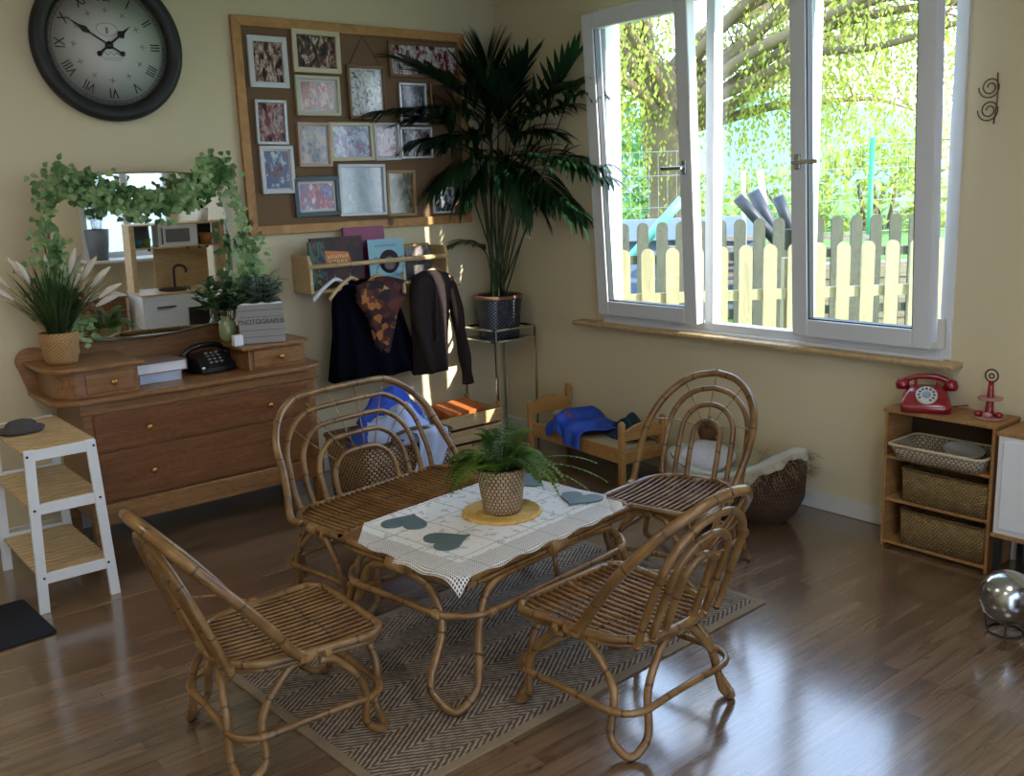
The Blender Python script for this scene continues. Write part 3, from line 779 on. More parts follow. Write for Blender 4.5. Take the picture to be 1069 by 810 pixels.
for i in range(11):
    a = [2.9, 2.5, 3.4, 1.6, .4, .1, -.3, .7, -.1, 3.1, .25][i]; lean = [.62, .42, .75, .25, .25, .45, .62, .5, .85, .3, 1.0][i]; L = [.42, .42, .36, .40, .42, .40, .38, .36, .34, .38, .30][i]
    d = Vector((math.cos(a)*math.sin(lean), math.sin(a)*math.sin(lean)*.5-.06, math.cos(lean))); p0 = Vector((math.cos(a)*.02, math.sin(a)*.02, .14)); p1 = p0+d*L*.68; p2 = p0+d*L+Vector((d.x*.04, 0, -.012))
    st = MB(); st.tube([p0, (p0+p1)/2+Vector((0, 0, .02)), p1], .0014, 5); st.build('stem', M['grassy'], gp)
    m = MB(); m.tube([p1, p1.lerp(p2, .5)+Vector((0, 0, .006)), p2], lambda t: .003+.012*math.sin(math.pi*min(1, t*.95+.04)), 8, n=6)
    for k in range(60):
        t = random.random(); q = p1.lerp(p2, t); aa = random.uniform(0, 6.28); n_ = Vector((math.cos(aa), math.sin(aa), .9)); m.blade(q, n_+d*1.2, .022, .0025, .2, 0, 1)
    m.build('plume', M['plume'], gp)
# books
for z0, z1, x0, x1, mt, lb in ((.761, .806, -2.60, -2.39, plain('blue_paper_block', 'aab4c8', .7), 'pale blue-white ring binder at the bottom of the stack on the dresser'), (.807, .860, -2.615, -2.355, plain('white_paper_block', 'dcdde4', .6), 'white thick folder on top of the stack on the dresser')):
    t = thing('folder', lb, 'folder', ((x0+x1)/2, -.22, z0), .02, 'folders stacked on the dresser')
    w = (x1-x0); m = MB(); m.box((0, 0, (z1-z0)/2), (w-.006, .22, z1-z0-.007)); m.build('pages', mt, t)
    m = MB(); m.box((0, 0, z1-z0-.0022), (w, .235, .003)); m.box((0, 0, .0018), (w, .235, .003)); m.box((w/2-.0015, 0, (z1-z0)/2), (.003, .235, z1-z0-.006)); m.build('cover', plain('folder_cover', 'c9c4cc' if z0 < .79 else '8a7068', .5), t)
# black push-button telephone
ph = thing('black_telephone', 'black desk telephone with a dotted keypad between the folders and the grey planter', 'telephone', (-2.20, -.22, .761), .15)
m = MB(); m.prism([(-.11, 0), (-.11, .03), (-.06, .085), (.09, .095), (.10, 0)], -.10, .10, plane='yz'); m.build('body', M['black'], ph, bevel=.012)
m = MB()
for i in range(4):
    for j in range(3): m.box((-.03+j*.03, -.088+i*.016, .056+i*.0145), (.016, .010, .008), rx=.8)
m.build('keypad', plain('grey_keys', '8b8f92', .5), ph, bevel=.002)
m = MB(); m.tube([(-.13, .03, .085), (-.08, .02, .125), (0, .02, .135), (.08, .02, .125), (.13, .03, .085)], .016, 10); m.lathe([(.001, 0), (.028, 0), (.024, .03), (.001, .032)], (-.132, .028, .066), 14); m.lathe([(.001, 0), (.028, 0), (.024, .03), (.001, .032)], (.132, .028, .066), 14); m.build('handset', M['black'], ph)
m = MB(); m.lathe([(.001, -.006), (.011, -.005), (.011, .004), (.001, .006)], (-.09, -.112, .035), 12, axis='y'); m.build('dial_button', M['steel'], ph)
# planter box with lettering
bx = thing('box_planter', 'grey wooden box planter lettered PHOTOGRAPHS with grey-green leafy sprigs', 'plant', (-1.91, -.285, .893), math.radians(-24))
t_ = NT('grey_boards'); p = t_.sep(t_.t.outputs['Object']); ln = t_.math('LESS_THAN', t_.math('PINGPONG', p[2], .0175), .0016); n = t_.noise(t_.mapping(t_.t.outputs['Object'], (3, 3, 60)), 3, 4)
t_.color(t_.mix(ln, t_.mix(n, '8d8a8a', 'aaa6a5'), '6a6665')); M['greyboard'] = t_.set(.75)
m = MB()
for a, b in (((-.115, -.115, 0), (.115, -.104, .205)), ((-.115, .104, 0), (.115, .115, .205)), ((-.115, -.104, 0), (-.104, .104, .205)), ((.104, -.104, 0), (.115, .104, .205)), ((-.104, -.104, 0), (.104, .104, .012))): m.span(a, b)
m.build('box', M['greyboard'], bx, bevel=.002)
text('lettering', 'PHOTOGRAPHS', .033, plain('ink', '34302f', .8), bx, (0, -.1155, .115), (math.pi/2, 0, 0))
q8 = lambda u: (abs(math.cos(u*6.2832))**8+abs(math.sin(u*6.2832))**8)**(-1/8)
m = MB(); m.grid(lambda u, v: (.112*math.cos(u*6.2832)*q8(u), .112*math.sin(u*6.2832)*q8(u), .188+v*.024+.003*math.sin(u*60)), 64, 2); m.build('liner', plain('white_liner', 'd8dcdc', .7), bx, solid=.003)
m = MB(); m.box((0, 0, .17), (.205, .205, .02)); m.build('soil', M['soil'], bx)
def leaf_clump(name, mt, par, base, R, H, nstem, nleaf, L, w, seed, flat=1.0, droop=.3, wide=1.0, stemr=.0016, stemm=None):
    random.seed(seed); m = MB(); ms = MB()
    for i in range(nstem):
        a = i*2.399; lean = random.uniform(.05, 1.0); d = Vector((math.cos(a)*lean*R/H*wide, math.sin(a)*lean*R/H, 1)).normalized(); hh = H*random.uniform(.65, 1.0)
        p0 = Vector(base)+Vector((math.cos(a)*R*.25, math.sin(a)*R*.25, 0)); p1 = p0+d*hh*.55; p2 = p0+d*hh+Vector((d.x, d.y, 0))*hh*.15
        pts = catmull([p0, p1, p2], 6); ms.tube(pts, stemr, 5, raw=True)
        for k in range(nleaf):
            t = .25+.75*(k+.5)/nleaf; q = pts[min(len(pts)-1, int(t*(len(pts)-1)))]; aa = k*2.4+i
            dd = Vector((math.cos(aa), math.sin(aa)*flat, random.uniform(.1, .8))); m.blade(q, dd, L*random.uniform(.75, 1.15)*(1.1-.35*t), w*random.uniform(.8, 1.1), droop, .25, 4)
    ms.build('stem', stemm or M['palmstem'], par); return m.build(name, mt, par)
leaf_clump('foliage', M['greyleaf'], bx, (0, 0, .17), .13, .20, 20, 10, .085, .038, 5)
# vase with dark sprigs left of the box
vs = thing('sprig_vase', 'round olive glass vase of dark green sprigs beside the grey box planter', 'plant', (-2.075, -.22, .893))
m = MB(); m.lathe([(.001, 0), (.028, 0), (.042, .03), (.048, .07), (.042, .11), (.026, .135), (.028, .145), (.022, .145), (.018, .13), (.001, .13)], seg=28); m.build('vase', plain('olive_glass', '8a9468', .15, var=.1, coat=.5), vs)
leaf_clump('foliage', M['ivydark'], vs, (0, 0, .12), .15, .24, 15, 11, .075, .034, 11, wide=1.0)
m = MB(); m.box((0, 0, .028), (.05, .04, .056)); o = m.build('small_box', M['white'], bevel=.003, loc=(-2.085, -.36, .893))
tag(o, 'small white box standing beside the grey planter on the dresser', 'box')
# ivy garland over the mirror
random.seed(21)
iv = thing('ivy_garland', 'green and cream ivy garland draped around the top and sides of the dresser mirror', 'garland', (-2.44, -.22, 1.8))
path = catmull([(-2.83, -.215, 1.02), (-2.90, -.22, 1.22), (-2.92, -.22, 1.42), (-2.90, -.22, 1.62), (-2.82, -.225, 1.76), (-2.70, -.235, 1.72), (-2.56, -.235, 1.66), (-2.42, -.235, 1.63), (-2.28, -.235, 1.66), (-2.15, -.235, 1.72), (-2.08, -.225, 1.80), (-2.02, -.22, 1.76), (-1.97, -.22, 1.62), (-1.94, -.22, 1.45), (-1.93, -.22, 1.28), (-1.96, -.22, 1.15)], 10)
m = MB(); m.tube(path, .003, 5, raw=True); part(m, 'vine', M['palmstem'], iv)
m = MB()
for i, p in enumerate(path):
    s = i/len(path); dens = 3
    if .24 < s < .70: dens = 13
    elif s < .15 or s > .86: dens = 10
    elif s < .24: dens = 5
    for k in range(dens):
        a = random.uniform(0, 6.28); sp = .045 if dens > 6 else .02
        q = p+Vector((random.gauss(0, sp), -abs(random.gauss(0, .022)), random.gauss(0, sp*.8)))
        if q.y > -.19: q.y = -.2
        m.blade(q, (math.cos(a), -random.uniform(.2, .9), math.sin(a)*.8-.1), random.uniform(.028, .048), random.uniform(.022, .034), .4, .3, 3, up=(0, -1, .3), peak=.35)
part(m, 'foliage', M['ivy'], iv)

# ------------------------------------------------------------------ clock
ck = thing('wall_clock', 'large round clock with a black rim and Roman numerals on the back wall', 'clock', (-2.458, -.004, 2.405))
m = MB(); m.lathe([(.001, 0), (.352, 0), (.362, .012), (.364, .03), (.352, .05), (.335, .058), (.305, .05), (.290, .034), (.286, .016), (.001, .016)], seg=96, axis='y')
for v in m.bm.verts: v.co.y = -v.co.y
m.build('rim', M['charcoal'], ck)
m = MB(); m.lathe([(.001, .018), (.288, .018), (.001, .0165)], seg=64, axis='y')
for v in m.bm.verts: v.co.y = -v.co.y
m.build('dial', plain('clock_face', 'd8d8d4', .6, var=.03), ck)
ink = plain('clock_ink', '2c2c2e', .7)
for i, s in enumerate(['XII', 'I', 'II', 'III', 'IIII', 'V', 'VI', 'VII', 'VIII', 'IX', 'X', 'XI']):
    a = math.radians(30*i); o = text('numeral', s, .062, ink, ck, (.225*math.sin(a), -.0188, .225*math.cos(a)), (math.pi/2, 0, 0)); o.rotation_euler = (math.pi/2, a, 0)
    o.scale = (.85, 1.1, 1)
m = MB()
for k in range(60):
    a = math.radians(6*k); r = .272; L = .012 if k % 5 == 0 else .006
    m.box((r*math.sin(a), -.0188, r*math.cos(a)), (.0022, .001, L), ry=a)
for r in (.266, .279): m.lathe([(r-.0007, .0185), (r+.0007, .0185), (r+.0007, .0195), (r-.0007, .0195)], seg=96, axis='y', closed=True)
for v in m.bm.verts:
    if v.co.y > 0: v.co.y = -v.co.y
m.build('minute_track', ink, ck)
m = MB()
for i in range(12):
    a = math.radians(30*i); c = Vector((.165*math.sin(a), -.0188, .165*math.cos(a)))
    for k in range(4):
        b = a+k*math.pi/2; m.tube([c, c+Vector((.009*math.sin(b+.4), 0, .009*math.cos(b+.4))), c+Vector((.014*math.sin(b), 0, .014*math.cos(b)))], .0011, 4, n=3)
m.build('ornament', ink, ck)
m = MB(); gl = plain('clock_grey_print', '83847f', .7)
for z, w in ((-.058, .11), (-.068, .09)): m.box((.012, -.0188, z), (w, .001, .0018))
m.tube([(-.035, -.0188, -.045), (-.02, -.0188, -.030), (-.008, -.0188, -.046), (.008, -.0188, -.032), (.02, -.0188, -.045), (.035, -.0188, -.034), (.05, -.0188, -.045)], .0013, 4)
m.tube([(.05*math.cos(a), -.0188, .075+.03*math.sin(a)) for a in [math.pi*k/10 for k in range(21)]], .001, 4, raw=True); m.box((0, -.0188, .07), (.012, .001, .03))
m.build('dial_print', gl, ck)
def hand(name, ang, L, w, tail, y):
    a = math.radians(ang); m = MB(); P = [(-w*.3, -tail), (w*.3, -tail), (w*.35, 0), (w*.28, L*.42), (w*1.25, L*.55), (w*.4, L*.68), (0, L), (-w*.4, L*.68), (-w*1.25, L*.55), (-w*.28, L*.42), (-w*.35, 0)]
    m.prism([(x*math.cos(a)+z*math.sin(a), -x*math.sin(a)+z*math.cos(a)) for x, z in P], y-.0015, y, plane='xz')
    m.lathe([(.001, 0), (.013, 0), (.013, .0015), (.001, .0015)], (-tail*math.sin(a), y-.0015, -tail*math.cos(a)), 16, axis='y'); m.build(name, M['black'], ck)
hand('minute_hand', 302, .235, .013, .072, -.030); hand('hour_hand', 50, .15, .017, .065, -.026)
m = MB(); m.lathe([(.001, .02), (.018, .02), (.018, .036), (.001, .037)], seg=20, axis='y')
for v in m.bm.verts: v.co.y = -v.co.y
m.build('hub', M['black'], ck)

# ------------------------------------------------------------------ cork board and picture frames
cb = thing('cork_board', 'large pine-framed cork board full of photographs on the back wall', 'pinboard', (-1.04, -.002, 2.02))
X0, X1, Z0, Z1 = -1.812, -.268, 1.435, 2.60
fw = .052
m = MB(); m.span((X0+.02, -.014, Z0+.02), (X1-.02, -.004, Z1-.02)); part(m, 'cork', plain('cork', '7a5f47', .9, var=.25, scale=140, bump=.4), cb)
def mitre(m, x0, x1, z0, z1, w, y0, y1, inner=0.0):
    O = [(x0, z0), (x1, z0), (x1, z1), (x0, z1)]; I = [(x0+w, z0+w), (x1-w, z0+w), (x1-w, z1-w), (x0+w, z1-w)]
    for i in range(4):
        j = (i+1) % 4; m.prism([O[i], O[j], I[j], I[i]], y0, y1, plane='xz')
t_ = NT('knotty_pine'); n = t_.noise(t_.mapping(t_.t.outputs['Object'], (3, 3, 3)), 4, 5, .6, 1.2); kn = t_.noise(t_.mapping(t_.t.outputs['Object'], (2.4, 1, 2.4)), 1.7, 1)
t_.color(t_.mix(t_.ramp(kn, [(.665, (0, 0, 0)), (.69, (1, 1, 1))]), t_.ramp(n, [(.3, 'a87846'), (.7, 'c8965c')]), '5a3216')); M['knotty'] = t_.set(.5)
m = MB(); mitre(m, X0, X1, Z0, Z1, fw, -.032, -.004); part(m, 'pine_frame', M['knotty'], cb, bevel=.004)

def photomat(name, seed, cols, sc_=1.0, rough=.12, coat=.3):
    t = NT(name); v = t.mapping(t.t.outputs['Object'], (1.25, 1, .7), (0, 0, 0), (seed*3.1, seed*1.7, seed*.9))
    w = t.noise(v, 22*sc_, 4, .7, .6); vo = t.new('ShaderNodeTexVoronoi'); t.l.new(v, vo.inputs['Vector']); vo.inputs['Scale'].default_value = 34*sc_
    vc = t.sep(vo.outputs['Color'])[0]
    f = t.math('ADD', t.math('MULTIPLY', w, .85), t.math('MULTIPLY', vc, .12))
    k = len(cols); t.color(t.ramp(f, [(.34+.34*i/(k-1), c) for i, c in enumerate(cols)], 'EASE')); return t.set(rough, 0, coat)
FR = [ # px rect, mat colour, frame width, photo palette, mount, label
 ((259, 37, 301, 92.5), 'white', .030, ('1b1718', '3a2a28', 'a08078', 'd8c8c0', '403038'), 0, 'white picture frame with a dark photo at the top left of the cork board'),
 ((304.8, 31, 356, 77), 'cream', .028, ('141414', '202840', '6a4030', 'c8c0b8', '902828'), 0, 'cream wooden frame with a wide dark group photo, top row of the cork board'),
 ((308.5, 78.5, 356, 121.5), 'sage', .020, ('9aa090', 'b0606a', 'e0d0c8', '50505a'), .012, 'cream frame with a pale grey mount under the top wide frame'),
 ((266.5, 103.5, 300.5, 152), 'silver', .018, ('281c20', '7a4048', 'c0a8a8', '404858'), 0, 'narrow ornate silver frame on the left side of the cork board'),
 ((311, 127, 346.5, 175), 'blush', .018, ('384858', '8890a0', 'c8b0a0', '303038'), .004, 'pinkish wooden frame holding an upright photo near the middle of the board'),
 ((344, 127, 391, 168.5), 'cream', .022, ('3858a0', 'c8ccd8', '7090c0', 'a06068', '202830'), 0, 'cream-white wide frame with a blue family photo in the board centre'),
 ((272, 151.5, 308, 203), 'white', .022, ('d0d8e0', '5878a8', '8a7078', '283040'), .004, 'white frame with a bluish upright photo at the lower left of the board'),
 ((307, 183.5, 356, 226.5), 'bluegrey', .026, ('e0e0e4', 'b04858', '4860a0', 'd8c0b0'), .012, 'blue-grey frame with a small family photo in the bottom row'),
 ((353.5, 170.5, 404, 226), 'white', .018, ('a8b8c8', 'b8c4d0', '9fb0c2', 'c8d0d8'), 0, 'large white box frame with a pale empty picture in the bottom row'),
 ((363, 67.5, 403.5, 125.5), 'brownwood', .018, ('30302c', 'a0a8a8', 'e0e0e0', '585848', '282420'), .006, 'brown wooden frame hung from a string at the top centre of the board'),
 ((390.5, 127.5, 418, 168), 'white', .014, ('302830', 'c0a0b0', '785060', 'e0d8e0'), .008, 'white upright frame holding two small photos, right of the board centre'),
 ((403.5, 177, 434.5, 226.5), 'lightwood', .018, ('2a3028', '5a6048', '8a7860', '181c18'), 0, 'light wooden frame with a dark photo beneath the palm leaves'),
 ((405.8, 44.5, 481, 82), 'brownwood', .018, ('281818', '783038', 'b0a8a8', 'd8d8d8', '302428'), 0, 'wide brown frame at the top right of the board behind the palm'),
 ((416.5, 86, 446, 131), 'silver', .016, ('181c28', '303848', '707888', '202028'), 0, 'silver upright frame behind the left palm leaves'),
 ((417.5, 132, 452, 166), 'silver', .014, ('282028', '504048', 'b0b0b8', '383038'), 0, 'silver wide frame under the silver upright one, half covered by palm'),
 ((449, 86, 476, 131), 'brownwood', .014, ('483020', '5c4030', '3a2818', '705038'), 0, 'dark brown frame deep behind the palm leaves'),
 ((452, 195, 474, 223), 'white', .012, ('e0e4e8', '202428', '80888c', '303438'), 0, 'small white frame at the bottom right of the board below the palm'),
]
FM = {'white': plain('frame_white', 'd4d6dc', .4, var=.04), 'cream': plain('frame_cream', 'd2c6a8', .45, var=.06), 'sage': plain('frame_pale', 'c6c4ac', .5, var=.06), 'silver': plain('frame_silver', 'b4b6ba', .3, .5, var=.3, scale=70, bump=.6),
      'blush': plain('frame_blush', 'c0a290', .5), 'bluegrey': plain('frame_blue_grey', '4a5a66', .45), 'brownwood': plain('frame_brown', '7c5c3c', .5), 'lightwood': plain('frame_light_wood', 'a8885c', .5)}
mount = plain('mount_card', 'cfd0d0', .8)
for i, ((xa, ya, xb, yb), fm, w, cols, mw, lb) in enumerate(FR):
    c = onA((xa+xb)/2, (ya+yb)/2, -.03); l_ = onA(xa, (ya+yb)/2, -.03); r_ = onA(xb, (ya+yb)/2, -.03); tp = onA((xa+xb)/2, ya, -.03); bt = onA((xa+xb)/2, yb, -.03)
    w_, h_ = r_.x-l_.x, tp.z-bt.z
    w_ *= .97; h_ *= .97
    t = thing('framed_photo', lb, 'picture', (c.x, -.017, c.z), 0, 'photo frames on the cork board'); t.rotation_euler = (0, random.uniform(-.02, .02), 0)
    m = MB(); mitre(m, -w_/2, w_/2, -h_/2, h_/2, w, -.022, -.002); m.build('frame', FM[fm], t, bevel=.003)
    if mw:
        m = MB(); mitre(m, -w_/2+w-.001, w_/2-w+.001, -h_/2+w-.001, h_/2-w+.001, mw+.004, -.008, -.006); m.build('mount', mount, t)
    m = MB(); m.span((-w_/2+w*.8, -.006, -h_/2+w*.8), (w_/2-w*.8, -.003, h_/2-w*.8)); m.build('photograph', photomat('photo_print', i+1, cols), t)
    if i == 9:
        m = MB(); ap = onA(377, 38, -.02); m.tube([(-w_*.42, -.008, h_/2), (ap.x-c.x, -.012, ap.z-c.z), (w_*.42, -.008, h_/2)], .002, 5, raw=True); m.build('string', plain('twine', '4a3222', .9), t)

# ------------------------------------------------------------------ wall rack with books and hangers
rk = thing('wall_rack', 'pale wooden wall rack with a dowel rail under the cork board', 'shelf', (-1.07, -.1, 1.2))
m = MB(); m.prism([(-.215, 1.10), (-.215, 1.27), (-.19, 1.315), (-.001, 1.315), (-.001, 1.10)], -1.565, -1.545, plane='yz'); part(m, 'side_panel', M['birch'], rk, bevel=.003)
m = MB(); m.prism([(-.215, 1.10), (-.215, 1.27), (-.19, 1.315), (-.001, 1.315), (-.001, 1.10)], -.625, -.605, plane='yz'); part(m, 'side_panel', M['birch'], rk, bevel=.003)
m = MB(); m.span((-1.545, -.20, 1.10), (-.625, -.002, 1.115)); part(m, 'bottom_board', M['birch'], rk)
m = MB(); m.cyl((-1.575, -.205, 1.25), (-.60, -.205, 1.25), .014); part(m, 'rail', M['birch'], rk)
def book(x0, x1, h, y, cols, lb, th=.012, tilt=.06, name='picture_book', deco=None):
    t = thing(name, lb, 'book', ((x0+x1)/2, y, 1.116), 0, 'books in the wall rack', rx=-tilt)
    w = x1-x0; m = MB(); m.box((0, 0, h/2), (w-.006, th-.003, h-.006)); m.build('pages', mount, t)
    m = MB(); m.box((0, -th/2, h/2), (w, .0015, h)); m.build('front_cover', cols if not isinstance(cols, tuple) else photomat('book_cover', x0*10, cols, .5, .55, 0), t)
    m = MB(); m.box((0, th/2, h/2), (w, .0015, h)); m.box((-w/2, 0, h/2), (.0015, th, h)); m.build('back_cover', plain('cover_dark', '2a2226', .5), t)
    if deco: deco(t, w, h, -th/2-.001)
    return t
def deco_orange(t, w, h, y):
    m = MB(); P = [(-.10, .13), (-.08, .215), (.07, .20), (.09, .13), (.0, .115)]; m.prism(P, y-.0005, y, plane='xz'); m.build('title_patch', plain('orange_print', 'c8742c', .5), t)
    m = MB()
    for z, n, s in ((.178, 6, .019), (.148, 5, .021)):
        for k in range(n):
            x = (k-(n-1)/2)*s*1.25; m.box((x-.005, y-.0012, z), (.004, .001, s)); m.box((x+.002, y-.0012, z+(s*.35 if k % 2 else -s*.3)), (.010, .001, .004)); m.box((x+.006, y-.0012, z), (.0035, .001, s*.8))
    m.build('title', plain('cream_print', 'e8d8a8', .5), t)
def deco_blue(t, w, h, y):
    m = MB(); m.lathe([(.001, 0), (.07, 0), (.07, .001), (.001, .001)], (.015, y-.0015, .125), 28, axis='y'); m.build('cover_disc', plain('dark_fur', '3a3038', .6), t)
    m = MB(); m.lathe([(.001, 0), (.04, 0), (.04, .001), (.001, .001)], (.015, y-.0028, .115), 24, axis='y'); m.build('cover_face', plain('grey_fur', '8a8590', .6), t)
    m = MB()
    for k in range(12):
        x = -.075+k*.0125; m.box((x, y-.001, .22), (.003, .001, .012)); m.box((x+.004, y-.001, .22+(.004 if k % 2 else -.004)), (.006, .001, .003))
    m.build('title', plain('blue_print', '3a6a98', .5), t)
book(-1.50, -1.16, .29, -.13, ('120c12', '30101a', '4a1c16', '181220', '5c4a40'), 'wide dark picture book with an orange title at the left of the rack', deco=deco_orange)
book(-1.53, -1.43, .27, -.165, ('0c1218', '16284e', '4c6450', '121812', '8a6c40'), 'blue and green picture book at the front left of the rack')
book(-1.14, -.89, .26, -.155, plain('sky_blue_cover', '7fb0c4', .4), 'light blue picture book with a round furry face on its cover', deco=deco_blue)
book(-1.24, -.96, .335, -.06, plain('magenta_cover', '8a1a5a', .4), 'magenta folder sticking up behind the other books in the rack')
book(-.88, -.68, .20, -.13, ('201c20', '403838', '88807a', '302a2a'), 'dark book at the right end of the rack')
book(-.87, -.66, .215, -.09, plain('tan_cover', 'a88848', .5), 'tan book standing behind the dark one at the right end of the rack')
def hanger(x, rz, mt, lb, w=.40, y=-.205, droop=.10):
    t = thing('coat_hanger', lb, 'hanger', (x, y, 1.25), rz, 'coat hangers on the rail')
    m = MB(); m.tube([(-w/2, 0, -.085-droop), (-w*.3, 0, -.085-droop*.45), (-.03, 0, -.088), (0, 0, -.080), (.03, 0, -.088), (w*.3, 0, -.085-droop*.45), (w/2, 0, -.085-droop)], .011, 8, flat=1.0); m.build('shoulder_bar', mt, t)
    m = MB(); m.tube([(0, .0, -.08), (0, 0, -.045), (0, -.019, -.022), (0, -.022, .004), (0, -.010, .020), (0, .010, .020), (0, .020, .004)], .002, 6); m.build('hook', M['steel'], t)
hanger(-1.40, .22, FM['white'], 'white hanger at the left end of the rail, empty', .36)
hanger(-1.30, .35, M['birch'], 'pale wooden hanger next to the white one, holding the navy dress', .40)
hanger(-1.12, .25, M['birch'], 'pale wooden hanger in the middle of the rail', .36)
hanger(-.94, 1.0, M['birch'], 'pale wooden hanger turned edge-on near the cardigan', .30)
hanger(-.72, -.25, M['birch'], 'wooden hanger inside the grey-brown cardigan', .34)

def cloth_loft(secs, folds=9, amp=.12, seg=72, seed=0):
    """secs: (z, cx, cy, half width, half depth) from top to hem, pleated towards the hem"""
    R = []; P = []
    n = len(secs)
    for i in range(n-1):
        for k in range(6):
            t = k/6; a, b = secs[i], secs[i+1]; s = t*t*(3-2*t) if False else t
            P.append([a[j]+(b[j]-a[j])*s for j in range(5)])
    P.append(list(secs[-1]))
    for i, (z, cx, cy, w, d) in enumerate(P):
        s = i/(len(P)-1); ring = []
        for k in range(seg):
            a = 2*math.pi*k/seg; f = 1+amp*s*math.sin(a*folds+seed+.8*math.sin(s*4))+.03*math.sin(a*3+s*7+seed)
            ring.append((cx+w*math.cos(a)*(1+.03*math.sin(a*folds)*s), min(-.012, cy+d*math.sin(a)*f), z+.008*math.sin(a*folds+seed)*s))
        R.append(ring)
    return R
navy = plain('navy_cloth', '080a16', .95, var=.3, scale=30, bump=.3, spec=.08)
m = MB(); m.rings(cloth_loft([(1.155, -1.20, -.18, .05, .03), (1.13, -1.20, -.19, .14, .045), (1.08, -1.20, -.19, .215, .055), (1.0, -1.20, -.19, .225, .06), (.85, -1.18, -.19, .25, .07), (.58, -1.17, -.20, .31, .09)], 11, .25))
dn = m.build('navy_dress', navy); tag(dn, 'long navy dress hanging from the rack rail', 'dress')
t_ = NT('patterned_cloth'); vo = t_.new('ShaderNodeTexVoronoi'); t_.l.new(t_.t.outputs['Object'], vo.inputs['Vector']); vo.inputs['Scale'].default_value = 22; n = t_.noise(t_.t.outputs['Object'], 18, 3)
t_.color(t_.ramp(t_.math('ADD', t_.math('MULTIPLY', t_.sep(vo.outputs['Color'])[0], .7), t_.math('MULTIPLY', n, .3)), [(.3, '1c1018'), (.42, '40141a'), (.6, '5a2a1c'), (.72, 'a86a34'), (.85, 'c08a50')], 'CONSTANT')); M['pattern'] = t_.set(.8)
m = MB(); m.rings(cloth_loft([(1.165, -1.12, -.26, .035, .02), (1.13, -1.14, -.275, .17, .035), (1.04, -1.15, -.285, .17, .035), (.94, -1.15, -.285, .10, .03), (.82, -1.15, -.28, .07, .025), (.72, -1.15, -.275, .04, .018)], 5, .3, seed=2))
sf = m.build('patterned_blouse', M['pattern']); tag(sf, 'maroon and orange patterned blouse hanging in front of the navy dress', 'blouse')
cg = thing('cardigan', 'grey-brown knitted cardigan with hanging sleeves at the right end of the rail', 'cardigan', (-.72, -.22, 1.15))
knit = plain('knit', '322a2a', .95, var=.25, scale=160, bump=.5, spec=.1)
m = MB(); m.rings(cloth_loft([(1.17, -.74, -.20, .05, .035), (1.14, -.74, -.21, .13, .05), (1.08, -.75, -.22, .155, .06), (.95, -.77, -.23, .14, .065), (.78, -.79, -.24, .13, .06), (.55, -.80, -.24, .13, .065)], 5, .3, seed=1)); part(m, 'body', knit, cg)
m = MB(); m.tube([(-.63, -.21, 1.11), (-.585, -.22, 1.0), (-.56, -.23, .80), (-.53, -.235, .58), (-.515, -.235, .43)], lambda t: .042-.006*t+.004*math.sin(t*20), 12); part(m, 'sleeve', knit, cg)
m = MB(); m.tube([(-.87, -.24, 1.08), (-.91, -.28, .95), (-.88, -.30, .75), (-.83, -.31, .56)], lambda t: .042-.006*t+.004*math.sin(t*17), 12); part(m, 'sleeve', knit, cg)
m = MB(); m.tube([(-.80, -.245, 1.165), (-.76, -.27, 1.10), (-.78, -.30, .95), (-.79, -.31, .75)], .008, 6, flat=1); part(m, 'button_band', plain('knit_dark', '251e20', .9), cg)

# ------------------------------------------------------------------ white slatted stand at the left
ws = thing('slatted_stand', 'white three-tier stand with natural wooden slats at the left edge, beside the dresser', 'shelf stand', (-3.15, -.62, 0))
SX0, SX1, SY0, SY1 = -3.315, -2.995, -1.005, -.36
for y in (SY0, SY1):
    for x, s in ((SX0+.03, -1), (SX1-.03, 1)):
        m = MB(); xt, xb = x-s*.012, x+s*.012
        m.prism([(xb-.02, 0), (xb+.02, 0), (xt+.02, .69), (xt-.02, .69)], y, y+.02, plane='xz'); part(m, 'leg', M['white'], ws, bevel=.002)
    for z in (.145, .44, .665):
        e = .012*(1-2*z/.69)
        m = MB(); m.span((SX0+.04-e, y+.002, z-.022), (SX1-.04+e, y+.018, z+.022)); part(m, 'rail', M['white'], ws, bevel=.002)
for z in (.155, .45, .682):
    m = MB(); n = 14
    for k in range(n):
        yy = SY0+.022+(SY1-SY0-.03)*(k+.5)/n; m.box((-3.155, yy, z), (.29, .027, .009))
    m.box((SX0+.035, (SY0+SY1)/2, z-.014), (.018, SY1-SY0-.03, .016)); m.box((SX1-.035, (SY0+SY1)/2, z-.014), (.018, SY1-SY0-.03, .016))
    part(m, 'slatted_shelf', M['birch'], ws)
m = MB()
for x in (SX0+.032, SX1-.032):
    for z in (.15, .44, .665): m.cyl((x, SY0-.002, z), (x, SY0+.004, z), .0055, seg=10)
part(m, 'screw', M['charcoal'], ws)
# grey hat like bundle on the stand
m = MB(); m.lathe([(.001, 0), (.085, 0), (.095, .012), (.088, .022), (.066, .028), (.060, .040), (.048, .050), (.02, .056), (.001, .056)], seg=32, sq=(1, .8), wob=.03)
o = m.build('cloth_hat', plain('grey_felt', '4a4648', .95, var=.3, scale=50, bump=.4), loc=(-3.21, -.62, .689)); tag(o, 'dark grey cloth cap lying on top of the white slatted stand', 'hat')

